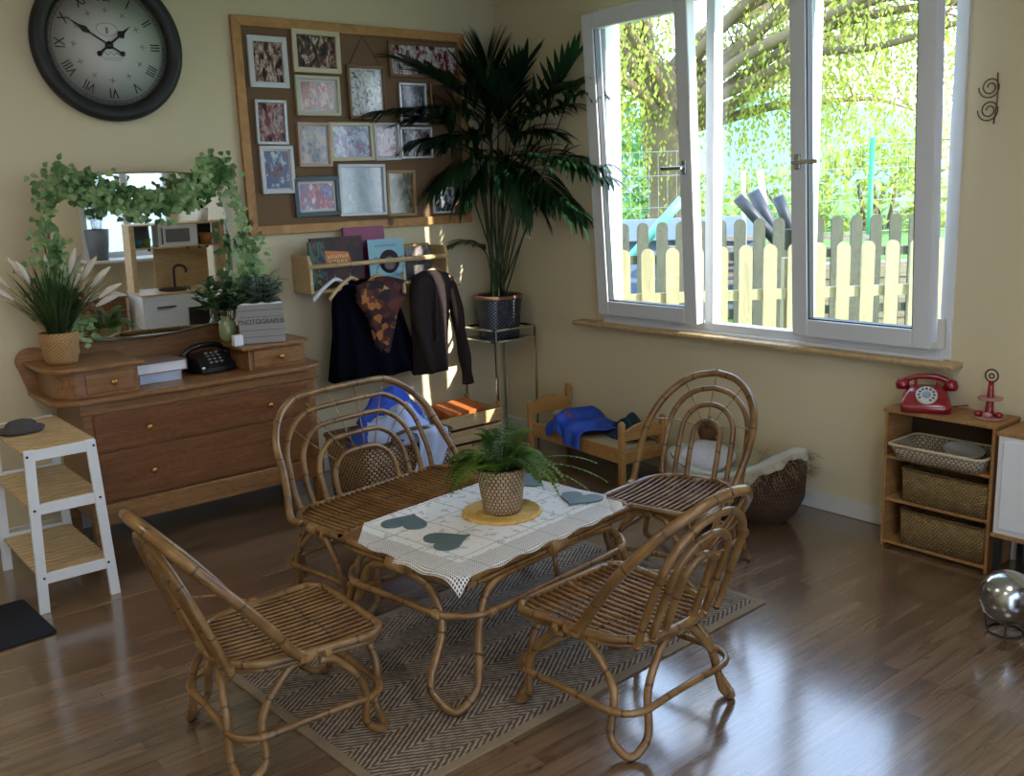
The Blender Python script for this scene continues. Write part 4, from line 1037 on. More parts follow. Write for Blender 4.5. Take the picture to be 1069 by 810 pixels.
# ------------------------------------------------------------------ plant stand and palm
PX, PY = -.235, -.225; hs = .165; ph_ = .765
pst = thing('plant_stand', 'slim square metal plant stand with a glass shelf in the corner', 'plant stand', (PX, PY, 0))
for sx in (-1, 1):
    for sy in (-1, 1):
        m = MB(); m.box((sx*hs, sy*hs, ph_/2), (.014, .014, ph_)); m.build('leg', M['steel'], pst, bevel=.002)
for z in (ph_, ph_-.075):
    m = MB()
    for s in (-1, 1): m.box((0, s*hs, z), (2*hs, .014, .014)); m.box((s*hs, 0, z), (.014, 2*hs, .014))
    m.build('top_ring' if z == ph_ else 'shelf_ring', M['steel'], pst, bevel=.002)
m = MB(); m.box((0, 0, ph_-.072), (2*hs-.01, 2*hs-.01, .008)); m.build('shelf_panel', plain('dark_glass', '2a3234', .1, coat=.5), pst)
pl_ = thing('potted_palm', 'large dark green kentia palm in a woven blue-black pot on the metal stand', 'plant', (PX, PY, ph_-.067))
t_ = NT('dark_basket'); uv = t_.sep(t_.t.outputs['UV']); a = t_.math('SINE', t_.math('MULTIPLY', uv[0], 230)); b = t_.math('SINE', t_.math('MULTIPLY', uv[1], 300)); h = t_.math('MULTIPLY', a, b)
t_.color(t_.mix(t_.math('GREATER_THAN', h, .45), '1c2230', '4a5364')); t_.bump(h, .6, .004); M['darkpot'] = t_.set(.4)
m = MB(); m.lathe([(.001, 0), (.125, 0), (.130, .01), (.150, .25), (.150, .262), (.142, .262), (.138, .235), (.001, .235)], seg=44); m.build('pot', M['darkpot'], pl_)
m = MB(); m.lathe([(.151, .25), (.157, .252), (.158, .270), (.150, .275), (.144, .270), (.144, .255)], seg=44, closed=True)
m.build('pot_rim', plain('brown_rim', '7a5a48', .6), pl_)
m = MB(); m.lathe([(.001, .248), (.138, .242), (.001, .235)]); m.build('soil', M['soil'], pl_)
base = Vector((PX, PY, ph_-.067))
def toward(x, y, back):
    """a frond point: on the sight line, BACK metres this side of the palm's axis, kept clear of both walls"""
    d = ray(x, y); s = ((base-CAM).dot(FW)-back)/F_PX
    for ax in (0, 1):
        lim = (-.07-CAM[ax])/d[ax]
        if d[ax] > 0: s = min(s, lim)
    return CAM+d*s
random.seed(12)
FRONDS = [ # elbow px, tip px, back, leaflet length, count, droop
 ((497, 118), (428, 68), .25, .34, 12, .5), ((486, 125), (400, 118), .30, .34, 12, .7), ((512, 108), (508, 62), .05, .30, 12, -.2),
 ((530, 120), (548, 72), .10, .28, 11, .1), ((556, 120), (604, 88), .0, .30, 11, .5), ((548, 168), (628, 172), .15, .30, 13, .9),
 ((545, 178), (606, 222), .25, .34, 13, 1.0), ((522, 168), (552, 208), .35, .36, 13, 1.3), ((500, 168), (458, 190), .35, .30, 12, 1.2),
 ((512, 150), (470, 150), .05, .32, 12, .6), ((538, 150), (570, 140), .20, .32, 12, .7), ((512, 130), (490, 85), .18, .32, 12, .2),
 ((506, 262), (474, 256), .15, .17, 6, 1.0), ((520, 140), (530, 110), .22, .30, 12, .6), ((497, 152), (440, 150), .15, .33, 12, .8), ((530, 175), (570, 200), .1, .33, 12, 1.1), ((508, 175), (486, 200), .2, .30, 11, 1.1), ((520, 130), (512, 95), .30, .30, 12, .5), ((535, 140), (590, 112), .30, .30, 12, .8),
 ((572, 118), (601, 62), .02, .26, 8, -.1), ((590, 112), (618, 98), .0, .22, 9, .9), ((580, 172), (634, 186), .25, .24, 11, .9), ((470, 140), (438, 128), .25, .3, 12, .5)]
for i, (el, tip, back, LL, nl, dr) in enumerate(FRONDS):
    p0 = Vector((PX+random.uniform(-.05, .05), PY+random.uniform(-.05, .05), ph_+.17)); p2 = toward(*el, back*.6); p3 = toward(*tip, back)
    p1 = p0.lerp(p2, .55)+Vector((0, 0, .02))
    pts = catmull([p0, p1, p2, p2.lerp(p3, .5)+Vector((0, 0, .03)), p3], 8)
    f = thing('x', '', '') if False else None
    m = MB(); m.tube(pts[:18], lambda t: .0065-.003*t, 7, raw=True); part(m, 'stem', M['palmstem'], pl_)
    m = MB(); m.tube(pts[16:], lambda t: .0035-.002*t, 5, raw=True)
    seg_ = pts[15:]; N = len(seg_)
    nl = int(nl*1.2); LL *= 1.12
    for k in range(nl):
        t = (k+.3)/nl; idx = min(N-2, int(t*(N-1))); q = seg_[idx].lerp(seg_[idx+1], t*(N-1)-idx); ax = (seg_[idx+1]-seg_[idx]).normalized()
        side = ax.cross(Vector((0, 0, 1)))
        if side.length < .3: side = ax.cross(FW)
        side.normalize()
        for sg in (-1, 1):
            d = (side*sg*(1.0-.45*t)+ax*(.55+.9*t)+Vector((0, 0, .25))).normalized(); L = LL*(1-.28*abs(t-.35)*1.6)*random.uniform(.85, 1.1)
            end = q+d*L
            if end.x > -.03 or end.y > -.03:
                d2 = Vector((min(d.x, (-.03-q.x)/L), min(d.y, (-.03-q.y)/L), d.z)); d = d2.normalized() if d2.length > .05 else d
            m.blade(q, d, L, .035, dr*random.uniform(.8, 1.3)+.15, .3, 7, peak=.35)
    for v in m.bm.verts:
        v.co.x = min(v.co.x, -.012); v.co.y = min(v.co.y, -.012)
    part(m, 'frond', M['palm'], pl_)

# ------------------------------------------------------------------ baskets, crate, bed behind the table
def wicker_box(name, label, x0, x1, y0, y1, z0, h, mt, cat='basket', flare=.02, th=.012, group=None, rz=0, r=.04, rim=None, rimr=.010):
    cx, cy = (x0+x1)/2, (y0+y1)/2; t = thing(name, label, cat, (cx, cy, z0), rz, group); w, d = x1-x0, y1-y0
    m = MB(); R = []
    for z, f in ((0, 0), (h*.5, flare*.5), (h, flare)): R.append([(x, y, z) for x, y in rrect(w-2*flare+2*f, d-2*flare+2*f, r, 4)])
    for z, f in ((h, flare-th), (h*.5, flare*.5-th), (th, -th)): R.append([(x, y, z) for x, y in rrect(w-2*flare+2*f, d-2*flare+2*f, r, 4)])
    m.rings(R); m.build('body', mt, t)
    m = MB(); m.tube([(x, y, h) for x, y in rrect(w, d, r, 3)], rimr, 6, closed=True, raw=True); m.build('rim', rim or mt, t)
    return t
M['wick'] = weave('brown_wicker', '8a6844', 'cba984', 34, 62, .6, '2e1a0e', .34, 1.0)
wb_ = wicker_box('wicker_basket', 'large rectangular brown wicker basket heaped with clothes behind the bench', -1.70, -1.13, -.92, -.47, 0, .36, M['wick'])
m = MB(); m.tube([(-.12, -.235, .36), (-.11, -.24, .40), (0, -.245, .42), (.11, -.24, .40), (.12, -.235, .36)], .010, 7); m.build('handle', M['wick'], wb_)
def heap(name, label, cat, c, rx, ry, h, mt, seed, z0=0, amp=.35, p=2.0):
    random.seed(seed); ox = random.uniform(0, 50)
    def fn(u, v):
        a = u*2*math.pi; r = v; x, y = r*math.cos(a), r*math.sin(a)
        nn = noise.noise(Vector((x*1.8+ox, y*1.8, 0)))*amp+noise.noise(Vector((x*4+ox, y*4, 3)))*amp*.4
        z = h*(1-r**p)*(1+nn)+h*.25*nn*(1-r*.6)
        w = 1+.10*math.sin(a*3+ox)+.05*math.sin(a*7+ox)
        return (x*rx*w, y*ry*w, max(z, .0)+.001)
    m = MB(); m.grid(fn, 48, 14); bmesh.ops.remove_doubles(m.bm, verts=m.bm.verts, dist=.0008)
    o = m.build(name, mt, solid=.004, loc=(c[0], c[1], z0)); tag(o, label, cat, 'clothes in the wicker basket' if 'basket' in label else None); return o
heap('folded_clothes', 'royal blue garment on top of the heap in the wicker basket', 'clothes', (-1.36, -.62), .19, .14, .16, plain('royal_blue', '2a4cb8', .8, var=.25, scale=18), 2, .42)
heap('folded_clothes', 'pale blue-white cloth spilling over the front of the wicker basket', 'clothes', (-1.42, -.78), .25, .15, .17, plain('pale_blue_cloth', 'a9b8dc', .85, var=.12, scale=18), 5, .335)
heap('folded_clothes', 'dark blue cloth at the left end of the wicker basket', 'clothes', (-1.60, -.74), .10, .11, .10, plain('deep_blue', '1a3c90', .8, var=.2), 7, .335)
heap('folded_clothes', 'patterned blue and white cloth at the right end of the wicker basket', 'clothes', (-1.19, -.62), .07, .12, .12, photomat('cloth_print', 9, ('d8dce8', '4058a0', 'c8d0e4', '28386a'), .7, .8, 0), 8, .335)
# pale cloth tail hanging over the basket front
def tail(u, v):
    x = -1.43+u*.19+.03*math.sin(v*5); s = v*.42; z = .40-max(0, s-.06)*.9; y = -.86-min(s, .06)*1.6-.012*math.sin(u*14+v*4)-.012
    return (x, y, z)
m = MB(); m.grid(tail, 20, 20); o = m.build('hanging_cloth', plain('white_blue_cloth', 'b9c4de', .85, var=.08), solid=.004); tag(o, 'pale cloth tail hanging down the front of the wicker basket', 'clothes')
# crate
cr = thing('pine_crate', 'pale pine slatted crate standing under the cardigan beside the plant stand', 'crate', (-.72, -.27, 0))
for x in (-1.0, -.44):
    for y in (-.44, -.11):
        m = MB(); m.box((x, y, .165), (.022, .022, .33)); part(m, 'post', M['pine_z'], cr)
for k, z in enumerate((.06, .155, .25)):
    for y in (-.455, -.095):
        m = MB(); m.box((-.72, y, z), (.60, .012, .078)); part(m, 'slat', M['birch'], cr, bevel=.002)
    for x in (-1.017, -.423):
        m = MB(); m.box((x, -.275, z), (.012, .35, .078)); part(m, 'slat', M['birch'], cr, bevel=.002)
m = MB(); m.box((-.72, -.275, .02), (.57, .34, .012)); part(m, 'bottom', M['birch'], cr)
m = MB(); m.box((0, 0, .0), (.30, .18, .05), rx=.25); o = m.build('toy_box', plain('orange_card', 'c06a34', .6), loc=(-.62, -.25, .275), bevel=.004); o.rotation_euler = (0, 0, .1); tag(o, 'orange toy box lying in the pine crate', 'box')
m = MB(); m.box((0, 0, 0), (.36, .20, .22)); o = m.build('toy_box', plain('dark_red_card', '6a2a24', .7), loc=(-.68, -.27, .137), bevel=.004); tag(o, 'dark red toy box at the bottom of the pine crate', 'box')

# doll bed
br = math.radians(5.5)
bd = thing('doll_bed', 'small pine doll bed with curved headboard under the window corner', 'bed', (-.228, -1.08, 0), -br)
L2, W2 = .44, .15
for sy, hz in ((-1, .355), (1, .40)):
    for sx in (-1, 1):
        m = MB(); hp = hz if sx < 0 or sy > 0 else hz; hp = .33 if (sy > 0 and sx < 0) else hp
        m.box((sx*W2, sy*L2, hp/2), (.032, .032, hp)); m.lathe([(.001, 0), (.017, 0), (.014, .008), (.001, .012)], (sx*W2, sy*L2, hp), 12); m.build('post', M['pine_z'], bd, bevel=.004)
    P = [(-W2, .25), (W2, .25)]+[(W2-k*W2*2/8, .295+.045*math.sin(math.pi*k/8)+(.02 if sy > 0 else 0)) for k in range(9)]
    m = MB(); m.prism(P, sy*L2-.008, sy*L2+.008, plane='xz'); m.span((-W2, sy*L2-.008, .12), (W2, sy*L2+.008, .19)); m.build('headboard' if sy > 0 else 'footboard', M['pine'], bd, bevel=.003)
for sx in (-1, 1):
    m = MB(); m.box((sx*W2, 0, .165), (.016, 2*L2-.03, .085)); m.build('side_rail', M['pine'], bd, bevel=.003)
m = MB()
for k in range(9): m.box((0, -L2+.06+k*.095, .14), (2*W2-.01, .05, .010))
m.build('slat', M['birch'], bd)
m = MB(); m.box((0, 0, .175), (2*W2-.03, 2*L2-.05, .055)); m.build('mattress', plain('mattress', 'a89474', .9), bd, bevel=.015)
blue = plain('satin_blue', '1b45b0', .45, var=.25, scale=14)
def bl(u, v):
    # folded over the near side of the bed
    x = -.21+u*.36; y = -.20+v*.40
    z = .255+.045*noise.noise(Vector((u*3, v*4, 1)))+.06*math.exp(-((v-.75)/.22)**2)
    if u < .25: z -= (.25-u)*.40; x = -.185-.03*noise.noise(Vector((v*5, u*3, 0)))+(u-.25)*.10
    if u > .8: z -= (u-.8)*.2
    return (x, y+.03*math.sin(u*5)+(.08*(.5-v) if u < .3 else 0), z)
m = MB(); m.grid(bl, 26, 26); o = m.build('doll_blanket', blue, solid=.006, loc=(-.228, -1.06, 0), sub=1); o.rotation_euler = (0, 0, -br); tag(o, 'bright blue satin cloth draped over the side of the doll bed', 'blanket')
def bl2(u, v):
    z = .225+.05*noise.noise(Vector((u*3+5, v*4, 2)))+.10*math.exp(-((v-.35)/.25)**2)*u; return (-.02+u*.15, -.40+v*.45, z)
m = MB(); m.grid(bl2, 16, 22); o = m.build('doll_blanket', plain('teal_cloth', '12324a', .7, var=.25), solid=.006, loc=(-.228, -1.06, 0), sub=1); o.rotation_euler = (0, 0, -br); tag(o, 'dark teal cloth bunched on the wall side of the doll bed', 'blanket')
dl = thing('rag_doll', 'small pink-faced doll tucked under the blue cloth at the head of the doll bed', 'doll', (-.30, -.86, .225), 0)
m = MB(); m.lathe([(.001, -.04), (.025, -.032), (.038, -.005), (.034, .022), (.018, .038), (.001, .041)], (0, 0, .045), 20); m.build('head', plain('doll_skin', 'c99a86', .7), dl)
m = MB(); m.lathe([(.001, 0), (.034, .01), (.028, .06), (.012, .085), (.001, .088)], (0, -.075, 0), 18, sq=(1, 1.4)); m.build('body', plain('doll_dress', '8a4038', .8), dl)
m = MB(); m.lathe([(.036, -.0), (.043, .012), (.030, .040), (.001, .047)], (0, .006, .045), 20); m.build('hair', plain('doll_hair', 'b08a78', .9), dl)

# moses basket under the window
mb_ = thing('moses_basket', 'brown woven moses basket with cream quilted lining and fringed hood under the window', 'basket', (-.325, -2.20, 0), math.radians(-3))
def oval(z, rx, ry, n=48, zf=None): return [(rx*math.cos(a), ry*math.sin(a), z+(zf(a) if zf else 0)) for a in [2*math.pi*k/n for k in range(n)]]
hump = lambda a: .15*max(0, -math.sin(a))**2.2+.03*max(0, math.sin(a))**2
m = MB(); m.rings([oval(0, .15, .28), oval(.06, .205, .345), oval(.14, .235, .385), oval(.215, .240, .395, zf=lambda a: hump(a)*.6), oval(.245, .235, .385, zf=hump), oval(.245, .218, .368, zf=hump), oval(.13, .205, .35), oval(.02, .14, .27)]); m.build('basket', weave('maize_weave', '452e1c', '6e4e34', 60, 95, .8, '22150a', .2), mb_)
def quilt(u, v):
    a = u*2*math.pi; f = .010*math.sin(a*13)+.006*math.sin(a*29); z0 = .25+hump(a)
    dr = .035+.17*max(0, math.cos(a-2.6))**1.5
    if v < .3: s = v/.3; return ((.250+.012*(1-s)*(1+math.sin(a*11)))*math.cos(a), (.402+.012*(1-s)*(1+math.sin(a*11)))*math.sin(a), z0-dr*(1-s)+f*(1-s))
    s = (v-.3)/.7; rr = (1-s)*.9+.02+.06*(s < .01)
    return (.235*rr*math.cos(a)*(1+f), .385*rr*math.sin(a)*(1+f), z0+.008-(hump(a)+.11)*math.sin(min(1, s*1.6)*math.pi/2)+.10*noise.noise(Vector((math.cos(a)*rr*2.5, math.sin(a)*rr*2.5, 1)))*s)
t_ = NT('quilt'); vo = t_.new('ShaderNodeTexVoronoi'); t_.l.new(t_.t.outputs['Object'], vo.inputs['Vector']); vo.inputs['Scale'].default_value = 40
t_.color(t_.mix(t_.noise(t_.t.outputs['Object'], 8, 2), '8f866f', 'c2baa4')); t_.bump(vo.outputs['Distance'], .5, .004); M['quilt'] = t_.set(.9)
m = MB(); m.grid(quilt, 110, 26); m.build('lining', M['quilt'], mb_, solid=.005)
random.seed(4); m = MB()
for k in range(520):
    a = random.uniform(math.pi*1.05, math.pi*2.2); z = .21+hump(a)+random.uniform(-.08, .03); m.blade((.242*math.cos(a), .395*math.sin(a), z), (math.cos(a)+random.uniform(-.4, .4), math.sin(a)+random.uniform(-.4, .4), random.uniform(-.2, .9)), random.uniform(.04, .10), .003, 1.0, 0, 3)
m.build('fringe', plain('maize_fringe', '8a7350', .9), mb_)
for i, (mt, cx, cy, rx, ry, lb) in enumerate(((plain('pale_print', 'c4bcc0', .85, var=.2, scale=60), -.27, -1.98, .13, .13, 'white floral cushion at the head of the moses basket'), (plain('sage_blanket', '8c9484', .85, var=.1), -.28, -2.28, .14, .17, 'pale sage blanket lying in the moses basket'))):
    def cush(u, v, rx=rx, ry=ry):
        a = u*6.2832; b = (v-.5)*math.pi; c = math.cos(b); return (rx*c*math.copysign(abs(math.cos(a))**.6, math.cos(a)), ry*c*math.copysign(abs(math.sin(a))**.6, math.sin(a)), .045*math.sin(b)+.006*noise.noise(Vector((a, b*3, i))))
    m = MB(); m.grid(cush, 36, 16); o = m.build('cushion' if i == 0 else 'baby_blanket', mt, loc=(cx, cy, .235 if i == 0 else .19)); o.rotation_euler = (.25 if i == 0 else -.1, -.2 if i == 0 else 0, 0); tag(o, lb, 'cushion' if i == 0 else 'blanket')
tb_ = thing('teddy_bear', 'brown toy bear head peeping from the moses basket behind the rattan chair', 'toy', (-.16, -1.90, .27), .6)
m = MB(); m.lathe([(.001, -.06), (.045, -.045), (.062, 0), (.05, .04), (.001, .062)], (0, 0, .06), 22)
for s in (-1, 1): m.lathe([(.001, -.02), (.018, -.01), (.02, .008), (.001, .022)], (s*.048, 0, .112), 12)
m.build('head', plain('brown_plush', '5a3c24', .95, var=.3, scale=80, bump=.5), tb_)
m = MB(); m.lathe([(.001, -.02), (.02, -.01), (.022, .005), (.001, .02)], (-.03, -.05, .045), 12); m.build('muzzle', plain('tan_plush', '9a744c', .95), tb_)

# ------------------------------------------------------------------ shelf unit at the right
srz = math.radians(3)
sh = thing('shelf_unit', 'small wooden three-bay shelf against the right wall at the picture edge', 'shelf', (-.006, -3.185, 0), 0)
sx0, sx1, sy0, sy1 = -.235, -.022, -3.425, -2.945
for y in (sy0, sy1-.014):
    m = MB(); m.span((sx0, y, 0), (sx1, y+.014, .62)); part(m, 'side_panel', M['shelfwood'], sh, bevel=.002)
for z in (.015, .215, .41):
    m = MB(); m.span((sx0, sy0+.014, z), (sx1, sy1-.014, z+.014)); part(m, 'shelf_board', M['shelfwood'], sh, bevel=.002)
m = MB(); m.span((sx0-.006, sy0-.006, .62), (sx1, sy1+.006, .636)); part(m, 'top_board', M['shelfwood'], sh, bevel=.002)
m = MB(); m.span((sx1, sy0, 0), (sx1+.006, sy1, .62)); part(m, 'back_panel', plain('shelf_back', '3a2616', .7), sh)
M['jute'] = weave('jute_weave', '7c6038', 'b0925e', 60, 100, .75, '4a3418', .15, .8)
for z, h, lb in ((.230, .145, 'tan woven storage box in the middle bay of the wooden shelf'), (.030, .155, 'tan woven storage box in the bottom bay of the wooden shelf')):
    wicker_box('storage_basket', lb, -.232, -.035, -3.405, -3.03, z, h, M['jute'], 'basket', .003, .008, 'woven boxes in the shelf', r=.012, rimr=.006)
wicker_box('wicker_tray', 'pale wicker tray basket jutting from the top bay of the wooden shelf', -.285, -.035, -3.40, -2.985, .4245, .065, weave('pale_tray', 'b09c80', 'd8ccb8', 44, 70, .6, '6a5844', .22), 'basket', .025, .008, None, r=.03, rim=plain('tray_rim', 'c4b496', .6), rimr=.007)
m = MB(); m.lathe([(.001, 0), (.055, .002), (.078, .012), (.084, .022), (.080, .022), (.072, .014), (.001, .006)], seg=36); o = m.build('toy_plate', plain('grey_plate', 'a5a49c', .35), loc=(-.15, -3.26, .470)); o.rotation_euler = (.12, -.1, 0); tag(o, 'pale grey plate lying in the wicker tray on the shelf', 'plate')
# red telephone
rd = thing('red_telephone', 'glossy red rotary telephone with a white dial on top of the wooden shelf', 'telephone', (-.135, -3.075, .637), math.radians(-62))
M['red'] = plain('red_plastic', '8a0f22', .22, coat=.5, var=.05)
m = MB()
R_ = []
for z, w, y0, y1 in ((0, .100, -.105, .095), (.03, .100, -.104, .094), (.05, .096, -.085, .085), (.078, .080, -.045, .055), (.098, .064, -.02, .040)):
    R_.append([(x*w/.1, (y0+y1)/2+yy*(y1-y0)/.2, z) for x, yy in rrect(.2, .2, .028, 4)])
m.rings(R_); m.build('body', M['red'], rd)
sl = math.atan2(.098-.03, .084)
dm = bpy.data.objects.new('dial', None)
m = MB(); m.lathe([(.001, 0), (.044, 0), (.044, .006), (.038, .009), (.001, .009)], seg=40); dpart = m.build('dial', plain('dial_cream', 'c9c8c4', .35), rd, loc=(0, -.068, .070)); dpart.rotation_euler = (math.radians(46), 0, 0)
bpy.data.objects.remove(dm)
m = MB()
for k in range(10):
    a = math.radians(-60+30*k); m.lathe([(.001, .0092), (.0055, .0092), (.0055, .010), (.001, .010)], (.031*math.cos(a), .031*math.sin(a), 0), 12)
m.build('finger_hole', plain('hole_dark', '4a4a50', .5), dpart)
m = MB(); m.lathe([(.001, .0092), (.018, .0092), (.018, .0102), (.001, .0102)], seg=24); m.build('dial_label', plain('dial_blue_grey', '8fa4b0', .5), dpart)
for k in range(10):
    a = math.radians(-60+30*k); text('number', str((k+1) % 10), .008, ink, dpart, (.0405*math.cos(a), .0405*math.sin(a), .0075), (0, 0, 0), .0003)
m = MB(); m.tube([(-.085, .035, .118), (-.05, .035, .132), (0, .035, .136), (.05, .035, .132), (.085, .035, .118)], .0125, 12)
for s in (-1, 1): m.lathe([(.001, -.032), (.026, -.030), (.030, -.010), (.022, .012), (.001, .018)], (s*.098, .035, .108), 20)
m.build('handset', M['red'], rd)
m = MB()
for s in (-1, 1): m.box((s*.045, .035, .108), (.014, .05, .03))
m.build('cradle', M['red'], rd, bevel=.004)
m = MB(); m.tube([Vector((.09+.006*math.cos(k*.9)+k*.0009, -.01+.0006*k+.006*math.sin(k*.9), .012+.02*math.exp(-k*.02)*0)) for k in range(90)], .002, 5, raw=True); m.build('cord', M['red'], rd)
# cake stand
ck2 = thing('cake_stand', 'red two-tier toy cake stand with a ring handle at the right picture edge', 'cake stand', (-.125, -3.345, .637))
m = MB(); m.lathe([(.001, 0), (.060, 0), (.066, .006), (.060, .008), (.001, .008)], seg=32, wob=.03); m.build('tier', plain('pink_tier', 'b08078', .5), ck2)
m = MB(); m.lathe([(.001, .078), (.045, .078), (.050, .085), (.045, .087), (.001, .087)], seg=32, wob=.03); m.build('tier', plain('pink_tier', 'b08078', .5), ck2)
m = MB(); m.lathe([(.001, .008), (.020, .010), (.018, .03), (.014, .078), (.014, .087), (.010, .155), (.001, .156)], seg=20); m.build('column', M['red'], ck2)
m = MB(); m.tube([(0, .026*math.cos(a), .178+.026*math.sin(a)) for a in [2*math.pi*k/20 for k in range(20)]], .0035, 6, closed=True, raw=True); m.tube([(0, .010*math.cos(a), .176+.010*math.sin(a)) for a in [2*math.pi*k/12 for k in range(12)]], .003, 6, closed=True, raw=True); m.build('ring_handle', plain('dark_ring', '3a1a1c', .4), ck2)
for i, (x, y, z) in enumerate(((-.035, .03, .011), (-.04, -.012, .011), (-.015, -.045, .011))):
    m = MB(); m.lathe([(.001, 0), (.014, 0), (.017, .012), (.010, .020), (.001, .022)], seg=16); o = m.build('toy_cake', M['red'] if i != 1 else plain('pink_icing', 'c08a88', .5), loc=(-.125+x, -3.345+y, .637+z)); tag(o, ['small red toy cake on the far side of the stand', 'small pink toy cake in the middle of the lower tier', 'small red toy cake at the right of the lower tier'][i], 'toy food', 'toy cakes on the stand')
# white toy cabinet and steel bowl at the edge
wc = thing('toy_cabinet', 'white toy cabinet on wooden legs, cut off by the right picture edge', 'cabinet', (-.16, -3.75, 0))
m = MB(); m.span((-.275, -4.02, .20), (-.02, -3.455, .61)); part(m, 'body', M['white'], wc, bevel=.004)
for z in (.185, .61):
    m = MB(); m.span((-.285, -4.025, z), (-.02, -3.45, z+.016)); part(m, 'wooden_board', M['shelfwood'], wc, bevel=.002)
for x in (-.262, -.035):
    for y in (-4.0, -3.475):
        m = MB(); m.box((x, y, .093), (.026, .026, .186)); part(m, 'leg', M['charcoal'], wc)
m = MB(); m.span((-.288, -3.99, .225), (-.276, -3.75, .585)); part(m, 'door', M['white'], wc, bevel=.003)
m = MB(); m.span((-.288, -3.72, .225), (-.276, -3.48, .585)); part(m, 'door', M['white'], wc, bevel=.003)
p = onZ(1052, 623, .135); sb = thing('steel_bowl', 'round polished steel bowl on a wire foot at the lower right edge', 'bowl', (p.x, p.y, 0))
m = MB(); m.lathe([(.001, -.098), (.05, -.088), (.088, -.05), (.10, 0), (.09, .045), (.062, .078), (.03, .094), (.001, .098)], (0, 0, .135), 40); m.build('bowl', M['steel'], sb)
m = MB(); m.tube([(.06*math.cos(a), .06*math.sin(a), .004) for a in [2*math.pi*k/20 for k in range(20)]], .0035, 6, closed=True, raw=True)
for k in range(4): a = k*math.pi/2+.4; m.tube([(.06*math.cos(a), .06*math.sin(a), .004), (.072*math.cos(a), .072*math.sin(a), .066)], .003, 6, raw=True)
m.build('wire_foot', M['charcoal'], sb)
# wire ornament on the right wall
m = MB()
for z in (1.975, 1.885):
    m.tube([(-.012-.008*k/30, -3.215+(.012+.0011*k)*math.cos(k*.42), z+(.012+.0011*k)*math.sin(k*.42)) for k in range(31)], .0028, 5, raw=True)
m.tube([(-.012, -3.24, 2.03), (-.014, -3.245, 1.93), (-.012, -3.235, 1.83)], .003, 5)
o = m.build('wire_ornament', plain('rusty_wire', '5a4234', .6)); tag(o, 'small curled wire ornament hanging on the right wall beside the window', 'ornament')

# ------------------------------------------------------------------ across the room, seen in the mirror
tk = thing('toy_kitchen', 'white and birch toy kitchen with a little microwave, seen in the dresser mirror', 'toy kitchen', (-.62, -4.75, 0))
KX0, KX1, KY0, KY1 = -1.03, -.09, -4.95, -4.55     # front faces the mirror (+y)
m = MB(); m.span((KX0, KY0, .03), (-.36, KY1, .50)); part(m, 'base_cabinet', M['white'], tk, bevel=.003)
m = MB(); m.span((KX0-.01, KY0, .50), (-.35, KY1+.012, .518)); part(m, 'worktop', M['birch'], tk, bevel=.002)
m = MB(); m.span((-1.0, KY1, .06), (-.62, KY1+.012, .44)); d_ = m.build('door', M['white'], tk, bevel=.003); d_.location = -tk.location
m = MB(); m.cyl((-.90, KY1+.03, .39), (-.72, KY1+.03, .39), .008); m.build('handle', M['black'], d_)
m = MB(); m.span((-.59, KY1, .06), (-.38, KY1+.012, .36)); d_ = m.build('oven_door', M['charcoal'], tk, bevel=.003); d_.location = -tk.location
m = MB(); m.cyl((-.56, KY1+.03, .33), (-.41, KY1+.03, .33), .008); m.build('handle', M['black'], d_)
m = MB(); m.span((-1.0, KY1-.002, .455), (-.38, KY1+.010, .49)); part(m, 'drawer_front', M['white'], tk, bevel=.002)
m = MB(); m.span((-.36, KY0, .0), (-.30, KY1-.1, .50)); part(m, 'side_cabinet', plain('grey_cabinet', '5a5e60', .5), tk)
for x in (KX0, -.13):
    m = MB(); m.span((x, KY0, .518), (x+.05, KY0+.20, 1.16)); part(m, 'upright', M['birch'], tk, bevel=.002)
m = MB(); m.span((-.75, KY0, .518), (-.20, KY0+.012, .93)); part(m, 'back_panel', M['birch'], tk)
for z in (.93, 1.155):
    m = MB(); m.span((KX0-.005, KY0, z), (-.08, KY0+.22, z+.012)); part(m, 'shelf_board', M['birch'], tk)
m = MB(); m.span((-.75, KY0+.01, .943), (-.36, KY0+.20, 1.155)); mw_ = m.build('microwave', M['white'], tk, bevel=.003); mw_.location = -tk.location
m = MB(); m.span((-.68, KY0+.20, .985), (-.44, KY0+.206, 1.115)); m.build('microwave_window', plain('grey_window', '6a6a6c', .3), mw_)
m = MB(); m.cyl((-.72, KY0+.22, .97), (-.72, KY0+.22, 1.13), .007); m.build('handle', M['black'], mw_)
m = MB(); m.span((-.34, KY0+.0, .943), (-.14, KY0+.01, 1.155)); part(m, 'dark_recess', M['charcoal'], tk)
m = MB(); m.span((KX0+.06, KY0+.0, .943), (-.77, KY0+.01, 1.155)); part(m, 'grey_recess', plain('recess_grey', '55585a', .6), tk)
m = MB(); m.tube([(-.60, KY0+.12, .518), (-.60, KY0+.12, .70), (-.58, KY0+.14, .745), (-.54, KY0+.17, .75), (-.51, KY0+.2, .72), (-.51, KY0+.2, .68)], .013, 8); part(m, 'tap', M['black'], tk)
m = MB(); m.lathe([(.001, 0), (.13, 0), (.14, .012), (.12, .012), (.001, .006)], (-.66, KY0+.22, .518), 28); part(m, 'sink', M['charcoal'], tk)
m = MB()
for x in (-.86, -.48, -.36, -.28): m.lathe([(.001, 0), (.015, 0), (.013, .02), (.001, .022)], (x, KY0+.225, .915), 14)
part(m, 'hook_knob', M['black'], tk)
